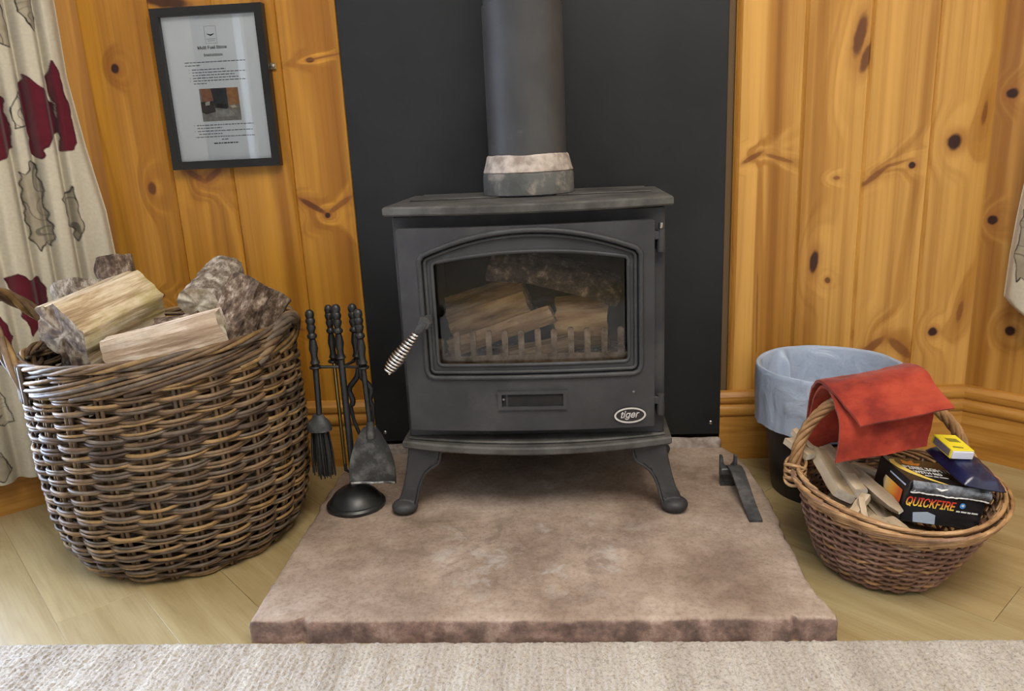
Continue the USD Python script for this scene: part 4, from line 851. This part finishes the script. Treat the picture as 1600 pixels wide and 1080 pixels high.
part(fbx, 'flame_picture', cat_([tpoly([(-.038, .078), (-.026, .074), (-.012, .076), (-.004, .088), (-.016, .084), (-.014, .098), (-.026, .088), (-.034, .096)]), ]), p_org, False)
flame2 = mat('print_flame_side', {'tc': ('texture_coordinate', {}), 's': ('separate_xyz', {}), 'm': ('map_range', {'from_min': .020, 'from_max': .075, 'clamp': True}), 'r': ('rgb_ramp', {'ramp': [(0, (.60, .10, .02)), (.45, (.85, .42, .05)), (.8, (.75, .55, .25)), (1, (.10, .08, .05))]}), 'p': ('principled_bsdf', {'roughness': .35})},
             [('tc.object', 's.vector'), ('s.y', 'm.value'), ('m.result', 'r.fac'), ('r.color', 'p.base_color')])
SIDE = T(-.0640, 0, 0) @ Rm(-90, (0, 0, 1))       # prism front (facing -y) turned to face -x
def spoly(P): return tf(prism(Polygon([(-y, z) for y, z in P]), .0005), SIDE)
part(fbx, 'side_picture', spoly([(.012, -.020), (.012, -.046), (.062, -.046), (.074, -.030), (.070, -.020)]), flame2, False)
part(fbx, 'side_print', spoly([(.008, -.008), (.008, -.0105), (.060, -.0105), (.060, -.008)]), p_grey, False)

# navy packet and matchbox
navy = noisy('navy_film', [(.3, (.006, .008, .035)), (.7, (.012, .016, .065))], 20, rough=.26, bump=.25, bscale=22, bdist=.006, spec=.6)
def pillow(a, b, h, seed):
    u = np.linspace(-1, 1, 30); X, Y = np.meshgrid(u, u, indexing='ij')
    k = (np.clip(1-np.abs(X)**3, 0, 1)*np.clip(1-np.abs(Y)**3, 0, 1))**.5
    n = meshkit.fbm(np.stack([X*2.2, Y*2.2, X*0], -1), 3, seed)
    sx = 1-.06*np.abs(Y)**2; sy = 1-.06*np.abs(X)**2
    F = np.stack([X*a*sx, Y*b*sy, k*h*(.65+.7*n)+.001], -1); B = np.stack([X*a*sx, Y*b*sy, -k*h*.12-.0005], -1); return grid_closed(F, B)
nv = thing('navy_packet', 'crumpled shiny navy plastic packet lying on the black firelighter box', 'packet', (.640, 1.182, .1772), (4, 13, 3))
part(nv, 'film', pillow(.036, .064, .022, 5), navy, True)
mb = thing('matchbox', 'small yellow matchbox with white tray on the navy packet', 'matchbox', (.624, 1.196, .2056), (7, 6, 6))
m_yel = pr('match_yellow', (.80, .66, .03), .45)
sl = trimesh.boolean.difference([box((-.0185, -.0265, 0), (.0185, .0265, .0155), .0006), box((-.0175, -.04, .0010), (.0175, .04, .0145), 0)], engine='manifold')
part(mb, 'sleeve', sl, m_yel, False); part(mb, 'tray', box((-.0170, -.0295, .0013), (.0170, .0235, .0140), .0006), pr('tray', (.66, .68, .78), .5), False)
part(mb, 'print', cat_([tpoly([(-.012, -.018), (.004, -.020), (.006, -.016), (-.010, -.013)], .0155), tpoly([(-.006, .002), (.012, .000), (.010, .012), (-.008, .014)], .0155)]), pr('match_olive', (.25, .22, .02)), False)
part(mb, 'striker', box((-.0188, -.022, .002), (-.0184, .022, .0135), 0), pr('striker', (.16, .13, .16), .8), False)

# red cloth folded over the handle
suede = noisy('red_suede', [(.3, (.19, .018, .010)), (.5, (.30, .034, .016)), (.7, (.39, .055, .024))], 14, rough=.85, bump=.25, bscale=180, bdist=.0012, spec=.25, sheen_weight=.25, sheen_roughness=.4, second=([(.60, (0, 0, 0)), (.72, (.5, .5, .5))], 30, (.22, .018, .010)))
gv = thing('red_cloth', 'red suede hearth cloth folded over the kindling basket handle', 'cloth', (.512, 1.255, .278))
def drape(prof, xl, xr, th, seed, wav=.004):
    """prof: (y, z) centreline from front lip to back hem; xl/xr: x of left and right edge as a function of the profile fraction"""
    ln = LineString(prof).segmentize(.006); C = np.array(ln.coords); C = np.c_[np.convolve(np.r_[C[0, 0], C[:, 0], C[-1, 0]], [.25, .5, .25], 'valid'), np.convolve(np.r_[C[0, 1], C[:, 1], C[-1, 1]], [.25, .5, .25], 'valid')]
    n = len(C); m = 40; t = np.gradient(C, axis=0); t /= np.linalg.norm(t, axis=1, keepdims=True); nn = np.c_[-t[:, 1], t[:, 0]]
    G = np.zeros((n, m, 3)); N = np.zeros((n, m, 3))
    for i in range(n):
        f = i/(n-1); a, b = xl(f), xr(f)
        for j in range(m):
            v = j/(m-1); x = a+(b-a)*v
            d = (meshkit.fbm(np.array([[x*22, C[i, 0]*22, C[i, 1]*22]])+seed, 3, seed)[0]-.5)*wav*3+.0025*math.sin(v*9+seed)*abs(f-.5)*2
            G[i, j] = (x+(meshkit.fbm(np.array([[f*4, seed, 0]]), 2, seed)[0]-.5)*.008, C[i, 0]-1.30+nn[i, 0]*d, C[i, 1]+.19*(x+.08)-.035*max(0, -x-.03)*max(0, f-.5)*8+nn[i, 1]*d); N[i, j] = (0, nn[i, 0], nn[i, 1])
    return grid_closed((G+N*th/2)*KS, (G-N*th/2)*KS)
KS = .965
low = [(1.213, -.083), (1.216, -.050), (1.224, -.022), (1.245, -.004), (1.275, .014), (1.300, .018), (1.330, .013), (1.354, -.010), (1.368, -.055), (1.372, -.12)]
top = [(1.196, -.018), (1.206, -.009), (1.235, .003), (1.270, .022), (1.300, .0265), (1.335, .0215), (1.362, .003), (1.378, -.045), (1.383, -.125)]
part(gv, 'lower_layer', drape(low, lambda f: -.080+.006*math.sin(f*PI), lambda f: .064+.014*math.sin(f*PI), .0050, 3), suede, 40)
part(gv, 'upper_layer', drape(top, lambda f: -.052-.028*min(1, f*2.2), lambda f: .092-.020*min(1, f*2), .0050, 6), suede, 40)

# ------------------------------------------------------------------ framed instructions
pf = thing('picture_frame', 'black framed instruction sheet hanging on the left pine wall', 'picture frame', (-.7045, 1.669, .858))
fr_m = plain('frame_black', (.012, .012, .013), .32)
FWx, FHz, RW = .1175, .161, .0165
def rail(P):   # mitred rail with a sloped inner face
    return prism(Polygon(P), .020)
part(pf, 'frame_rail', rail([(-FWx, FHz), (FWx, FHz), (FWx-RW, FHz-RW), (-FWx+RW, FHz-RW)]), fr_m, False)
part(pf, 'frame_rail', rail([(-FWx, -FHz), (-FWx+RW, -FHz+RW), (FWx-RW, -FHz+RW), (FWx, -FHz)]), fr_m, False)
part(pf, 'frame_rail', rail([(-FWx, FHz), (-FWx+RW, FHz-RW), (-FWx+RW, -FHz+RW), (-FWx, -FHz)]), fr_m, False)
part(pf, 'frame_rail', rail([(FWx, FHz), (FWx, -FHz), (FWx-RW, -FHz+RW), (FWx-RW, FHz-RW)]), fr_m, False)
part(pf, 'backing', box((-FWx+.003, -.006, -FHz+.003), (FWx-.003, -.001, FHz-.003), 0), plain('hardboard', (.2, .13, .07), .8), False)
part(pf, 'sheet', box((-FWx+.012, -.0085, -FHz+.012), (FWx-.012, -.0080, FHz-.012), 0), plain('paper', (.86, .87, .88), .8), False)
part(pf, 'glass_pane', box((-FWx+.010, -.0125, -FHz+.010), (FWx-.010, -.0105, FHz-.010), 0), pane_mat, False)
ink, ink2 = plain('ink', (.035, .035, .04), .8), plain('ink_grey', (.19, .19, .21), .8)
def onpage(m): return tf(tf(m, FACE), T(0, -.0086, 0))
for s_, z_, h_ in (('Multi Fuel Stove', .0795, .0060), ('Instructions', .0655, .0052)):
    m = text(s_, h_, .0002, True, 0, 0); m.apply_translation((0, z_, 0)); part(pf, 'heading', onpage(m), ink, False)
def greek(z, x0, x1, seed, h=.0019, gap=.0016):      # body print too small to read in the photo: word-sized strokes
    r = random.Random(seed); x = x0; B = []
    while x < x1:
        w = min(r.uniform(.003, .010), x1-x)
        B.append(Polygon([(x, z), (x+w, z), (x+w, z+h*r.uniform(.8, 1.15)), (x, z+h)])); x += w+gap
    return [flat(b, .0002) for b in B if b.area > 1e-7]
L_ = []
for i, (z, a, b) in enumerate(((.0535, -.063, .066), (.0475, -.063, -.030), (.0390, -.050, .022), (.0335, -.050, .064), (.0280, -.050, .040), (.0225, -.050, .048), (.0170, -.050, .062), (.0115, -.050, -.022), (-.0725, -.056, .067), (-.0785, -.056, -.002), (-.0845, -.056, .064), (-.0905, -.054, -.002), (-.0965, -.060, .067), (-.1025, -.006, .008))):
    L_ += greek(z, a, b, i)
for z in (.0390, .0335, .0225, .0170, -.0725, -.0845, -.0965): L_.append(flat(Point(-.056 if z > 0 else -.062, z+.001).buffer(.0008, 6), .0002))
part(pf, 'body_print', onpage(cat_(L_)), ink2, False)
part(pf, 'closing_line', onpage(cat_(greek(-.1105, -.024, .030, 77, .0024, .0014))), ink, False)
LGm = [flat(Polygon([(-.0125, .090), (.0125, .090), (.0125, .124), (-.0125, .124)]).difference(Polygon([(-.0118, .0907), (.0118, .0907), (.0118, .1233), (-.0118, .1233)])), .0002), flat(Polygon([(-.010, .098), (.010, .098), (.010, .0992), (-.010, .0992)]), .0002), flat(Polygon([(-.008, .0945), (.008, .0945), (.008, .0955), (-.008, .0955)]), .0002)]
part(pf, 'emblem', onpage(cat_(LGm)), plain('ink_pale', (.42, .42, .44), .8), False)
part(pf, 'emblem', onpage(cat_([flat(Polygon([(-.009, .1095), (-.0045, .1065), (0, .1045), (.0045, .1065), (.009, .1095), (.004, .1085), (0, .1075), (-.004, .1085)]), .0002)])), ink, False)
# the printed photograph on the sheet: flat colour shapes
PX0, PX1, PZ0, PZ1 = -.041, .043, -.064, .002
def pp(P, col, k, rgh=.7): part(pf, 'photo_print', tf(onpage(flat(Polygon([(PX0+(PX1-PX0)*u, PZ1+(PZ0-PZ1)*v) for u, v in P]), .0002)), T(0, -.0001*k, 0)), noisy('photo_ink', [(.35, tuple(.75*c for c in col)), (.65, col)], 90, detail=3, rough=rgh, bump=0), False)
pp([(0, 0), (0, 1), (1, 1), (1, 0)], (.32, .29, .26), 0)
pp([(.03, .0), (.30, .0), (.33, .40), (.05, .40)], (.40, .17, .09), 1); pp([(.0, .40), (.34, .38), (.36, .72), (.10, .78), (.0, .7)], (.075, .060, .055), 1)
pp([(.30, 0), (.70, 0), (.70, .62), (.36, .60)], (.055, .055, .060), 2); pp([(.70, 0), (.97, 0), (1, .52), (.72, .52)], (.48, .22, .08), 2)
pp([(.12, .42), (.24, .38), (.23, .50), (.12, .52)], (.62, .56, .45), 2); pp([(.70, .52), (1, .50), (1, .66), (.72, .66)], (.30, .24, .19), 3); pp([(.74, .55), (.86, .53), (.92, .60), (.80, .62)], (.70, .62, .48), 4)
pp([(.36, .66), (.74, .66), (.86, .86), (.34, .88)], (.42, .39, .34), 3)
pp([(.40, .48), (.66, .50), (.66, .64), (.42, .60)], (.02, .02, .02), 3)
brass = plain('brass_plate', (.55, .42, .22), .35, .9)
for sg, z in ((-1, .036), (1, .040)):
    w = pf
    part(pf, 'hanging_plate', box((sg*FWx-.006 if sg < 0 else sg*FWx-.002, -.004, z-.007), (sg*FWx+.002 if sg < 0 else sg*FWx+.0105, -.002, z+.007), .001), brass, 30)
    part(pf, 'plate_screw', tf(lathe([(0, .0035), (.003, .0028), (.0042, .0008), (.0042, 0)], 12), T(sg*(FWx+.005)-(0 if sg > 0 else -.002), -.0035, z) @ Rm(90, (1, 0, 0))), plain('screw_silver', (.7, .68, .62), .3, 1.0))

# ------------------------------------------------------------------ curtains
from shapely import contains_xy
RED, GRY, INK = (.115, .010, .020), (.36, .31, .22), (.04, .032, .026)
MOT = [('r', [(0.133, 0.893), (0.117, 0.875), (0.106, 0.864), (0.094, 0.842), (0.092, 0.81), (0.093, 0.785), (0.106, 0.769), (0.121, 0.753), (0.133, 0.734), (0.139, 0.745), (0.141, 0.802), (0.145, 0.855)]),
       ('r', [(0.082, 0.917), (0.073, 0.896), (0.064, 0.81), (0.067, 0.751), (0.09, 0.75), (0.088, 0.819), (0.093, 0.891)]),
       ('r', [(0.18, 0.855), (0.174, 0.842), (0.175, 0.784), (0.173, 0.758), (0.191, 0.74), (0.215, 0.725), (.235, .77), (.225, .83), (.20, .86)]),
       ('r', [(0.232, 0.503), (0.214, 0.512), (0.197, 0.495), (0.177, 0.497), (0.169, 0.471), (0.182, 0.408), (0.209, 0.381), (0.213, 0.404)]),
       ('r', [(0.262, 0.445), (0.246, 0.386), (0.256, 0.325), (0.283, 0.34), (.30, .40)]),
       ('g', [(0.150, 1.06), (0.145, 1.001), (0.144, 0.946), (0.168, 0.95), (.185, 1.0), (.18, 1.06)]),
       ('g', [(0.122, 1.06), (0.122, 1.007), (0.112, .999), (0.107, 0.991), (.104, .980), (0.098, 0.974), (0.090, 1.06)]),
       ('o', [(0.147, 0.862), (0.165, 0.829), (0.164, 0.791), (0.144, 0.797)]),
       ('g', [(0.151, 0.727), (.147, .730), (0.142, 0.72), (0.141, 0.701), (.137, .67), (0.14, 0.649), (0.134, 0.582), (0.14, 0.561), (.150, .565), (0.161, 0.551), (0.174, 0.577), (.171, .60), (0.177, 0.629), (0.17, 0.705), (.160, .70)]),
       ('g', [(0.088, 0.672), (0.095, 0.660), (0.108, 0.650), (.102, .638), (0.107, 0.623), (.101, .612), (0.105, 0.598), (0.094, 0.587), (.093, .575), (0.089, 0.560), (0.080, 0.591), (0.084, 0.645)]),
       ('g', [(0.31, 0.155), (0.297, 0.128), (0.296, 0.112), (0.311, 0.096), (0.33, 0.094), (.34, .14)]), ('o', [(0.292, 0.285), (0.277, 0.262), (0.274, 0.21), (0.287, 0.204), (0.31, 0.217), (.31, .27)]),
       ('r', [(.36, .93), (.33, .90), (.34, .83), (.38, .85), (.40, .91)]), ('g', [(.37, .70), (.34, .66), (.35, .60), (.39, .62)]), ('r', [(.10, 1.22), (.07, 1.18), (.08, 1.10), (.12, 1.13)]), ('g', [(.24, 1.20), (.21, 1.16), (.22, 1.09), (.27, 1.12)])]
def cloth_cols(S, Z, mots, seed):
    off = ((0, 0), (.0006, .0003), (-.0006, -.0003), (.0003, -.0007), (-.0003, .0007))
    return np.mean([cloth_cols1(S+a, Z+b, mots, seed) for a, b in off], 0)
def cloth_cols1(S, Z, mots, seed):
    x, y = S.ravel(), Z.ravel(); w = np.c_[x, y, 0*x]; jx = (meshkit.noise(w*80, seed)-.5)*.007; jy = (meshkit.noise(w*80+9, seed+1)-.5)*.009
    wv = .92+.16*meshkit.fbm(w*260, 2, seed+4); C = np.array([.60, .545, .415])[None]*wv[:, None]
    lines = np.abs(np.sin(meshkit.noise(w*22, seed+6)*14))
    for k, P in mots:
        pg = Polygon(P).buffer(.004).buffer(-.002); i = contains_xy(pg, x+jx, y+jy); o = i & ~contains_xy(pg.buffer(-.0024), x+jx, y+jy); inner = i & ~o
        if k == 'r':
            C[i] = np.array(RED)*(.85+.35*meshkit.fbm(w[i]*60, 3, seed))[:, None]; C[o] = np.array(RED)*.55
        elif k == 'g':
            C[inner] = np.array(GRY)*(.85+.4*meshkit.fbm(w[inner]*90, 3, seed))[:, None]; C[inner & (lines < .18)] = np.array(GRY)*.45; C[o] = INK
        else:
            C[o] = INK; C[inner & (lines < .14)] = np.array(GRY)*.6
    return C
fabric = mat('curtain_fabric', {'at': ('attribute', {'attribute': 'col'}), 'tc': ('texture_coordinate', {}), 'n': ('noise_texture', {'scale': 500.0, 'detail': 2.0}), 'b': ('bump', {'strength': .25, 'distance': .0008}),
    'p': ('principled_bsdf', {'roughness': .85, 'specular_ior_level': .2, 'sheen_weight': .15}), 'tl': ('translucent_bsdf', {}), 'm': ('mix_closure', {'fac': .12})},
    [('at.color', 'p.base_color'), ('at.color', 'tl.color'), ('tc.object', 'n.vector'), ('n.fac', 'b.height'), ('b.normal', 'p.normal'), ('p.BSDF', 'm.closure1'), ('tl.BSDF', 'm.closure2')], 'm.closure')
def curtain(parent, name, S, Z, D, mots, seed, flip):
    """S: distance from the corner along the wall, D: distance off the wall; flip for the left wall (its local x runs the other way)"""
    sg = -1 if flip else 1
    Fg = np.stack([sg*S, -D, Z], -1); Bg = Fg.copy(); Bg[..., 1] += .0016
    m = grid_closed(Fg, Bg) if not flip else grid_closed(Fg, Bg)
    C = cloth_cols(S, Z, mots, seed); C2 = np.vstack([C, C])
    v, f, n = meshkit.arrays(m, True); p = numbered(parent, name)
    g = usdkit.mesh(stage, p, (v, f), fabric, False); g.CreateNormalsAttr(Vt.Vec3fArray.FromNumpy(n.astype(np.float32))); g.SetNormalsInterpolation('vertex')
    UsdGeom.PrimvarsAPI(g).CreatePrimvar('col', Sdf.ValueTypeNames.Color3fArray, 'vertex').Set(Vt.Vec3fArray.FromNumpy(C2.astype(np.float32)))
    return p
cl = thing('curtain', 'long cream curtain with dark red leaves and grey petals at the left', 'curtain', (-.985, 1.67, 0), (0, 0, 45))
u = np.linspace(0, 1, 230)[:, None]; Z = np.r_[np.linspace(.085, 1.12, 640), np.linspace(1.13, 1.95, 60)][None]
edge_s = np.interp(Z, [.085, .40, .52, .62, .75, .89, 1.03, 1.95], [.035, .022, .022, .025, .040, .052, .050, .075])
S = edge_s+(.365-edge_s)*u+0*Z; Zf = Z+0*u
# folds: narrow valleys where the photo shows them
val = np.array([.092, .140, .182, .236, .285, .335])
d = np.full_like(S, .0)
for k, v0 in enumerate(val):
    vz = v0+.004*np.sin(Zf*3+k); d += -np.exp(-((S-vz)/(.0075 if k < 3 else .011))**2)*(1.0 if k < 2 else .8)
d += -.8*np.exp(-((S-edge_s)/.010)**2)
D = .072+.030*d+.006*np.sin(S*60+Zf*2)+.010*np.sin(Zf*2.1+S*9)*np.clip(Zf, 0, 1)*.5
curtain(cl, 'drape', S, Zf, D, MOT, 5, True)
cr = thing('curtain', 'short cream curtain corner with grey petal print at the right edge', 'curtain', (.884, 1.67, 0), (0, 0, -45))
u = np.r_[np.linspace(0, .25, 80), np.linspace(.26, 1, 70)][:, None]; Z = np.r_[np.linspace(.335, .75, 260), np.linspace(.76, 1.95, 80)][None]
er = np.interp(Z, [.335, .36, .374, .46, .534, .63, .8, 1.95], [.112, .080, .068, .070, .074, .083, .098, .13])
S = er+(.50-er)*u+0*Z; Zf = Z+.0*u
Zf = np.maximum(Zf, .338+.06*np.clip(.10-(S-er)*2.2, 0, .1)*(Z < .5)+0*S)
d = np.zeros_like(S)
for k, v0 in enumerate((.15, .20, .26, .33, .40)): d += -np.exp(-((S-v0-.004*np.sin(Zf*3+k))/.010)**2)
D = .070+.028*d-.02*np.exp(-((S-er)/.010)**2)+.004*np.sin(S*70)
MR = [('g', [(.105, .560), (.092, .549), (.088, .50), (.085, .457), (.090, .430), (.092, .408), (.099, .420), (.107, .414), (.125, .42), (.14, .50), (.125, .56)]), ('r', [(.17, .75), (.15, .70), (.16, .62), (.20, .66)]), ('g', [(.12, .92), (.10, .88), (.11, .80), (.15, .84)])]
curtain(cr, 'drape', S, Zf, D, MR, 8, False)
pole_m = plain('curtain_pole', (.20, .10, .04), .4)
for nm, loc, rz, sg in (('curtain_pole', (-.985, 1.67, 0), 45, -1), ('curtain_pole', (.884, 1.67, 0), -45, 1)):
    cp = thing(nm, 'wooden curtain pole above the %s angled wall' % ('left' if sg < 0 else 'right'), 'curtain pole', loc, (0, 0, rz))
    part(cp, 'pole', tube([(sg*.04, -.07, 1.965), (sg*1.3, -.07, 1.965)], .014, 14), pole_m, True)
    for x in (.10, 1.2): part(cp, 'bracket', tube([(sg*x, -.07, 1.965), (sg*x, .0, 1.965)], .008, 8), pole_m, True)

# ------------------------------------------------------------------ rug
rug = thing('rug', 'beige ribbed loop pile rug in front of the sandstone hearth', 'rug', (0, .985, 0))
pile = mat('rug_pile', {'tc': ('texture_coordinate', {}), 's': ('separate_xyz', {}), 'm1': ('mapping', {'scale': (16, .5, 1)}), 'n1': ('noise_texture', {'scale': 1.0, 'detail': 3.0}), 'n2': ('noise_texture', {'scale': 260.0, 'detail': 2.0, 'roughness': .7}), 'n3': ('noise_texture', {'scale': 9.0, 'detail': 3.0}),
    'r1': ('rgb_ramp', {'ramp': [(.38, (.39, .345, .29)), (.5, (.455, .41, .35)), (.62, (.50, .46, .395))]}), 'r2': ('rgb_ramp', {'ramp': [(.30, (.58, .54, .50)), (.48, (1, 1, 1)), (.7, (1.12, 1.12, 1.12))]}), 'mx': ('mix_color', {'blend_type': 'multiply', 'fac': 1.0, 'use_clamp_result': False}),
    'b': ('bump', {'strength': .8, 'distance': .003}), 'p': ('principled_bsdf', {'roughness': .95, 'specular_ior_level': .1, 'sheen_weight': .2})},
    [('tc.object', 'm1.vector'), ('m1.vector', 'n1.vector'), ('tc.object', 'n2.vector'), ('n1.fac', 'r1.fac'), ('n2.fac', 'r2.fac'), ('r1.color', 'mx.a'), ('r2.color', 'mx.b'), ('mx.result', 'p.base_color'), ('n2.fac', 'b.height'), ('b.normal', 'p.normal')])
part(rug, 'backing', box((-1.35, -1.7, .0002), (1.35, -.003, .006), .001), plain('rug_backing', (.30, .25, .19), .9), False)
nx, ny = 940, 190
X, Y = np.meshgrid(np.linspace(-1.15, 1.15, nx), np.linspace(-.44, -.001, ny), indexing='ij')
q = np.stack([X*330, Y*330, 0*X], -1)
loopz = np.abs(np.sin(X*2*PI/.0086/2))**.6*.0022+(meshkit.noise(q, 3))*.0034+(meshkit.noise(q*.31, 5)-.5)*.002
Zt = .0065+loopz; fall = np.clip((-.0006-Y)/.010, 0, 1)**.5; Zt = .004+(Zt-.004)*fall
F3 = np.stack([X, Y+(meshkit.noise(q*.4, 8)-.5)*.004*(1), Zt], -1); B3 = np.stack([X, Y, np.full_like(X, .0055*1.0)*fall+.0005], -1)
part(rug, 'pile', grid_closed(F3, B3), pile, True, kind='stuff')
part(rug, 'pile', box((-1.35, -1.7, .006), (1.35, -.4402, .0095), .001), pile, False, kind='stuff')
#@@NEXT
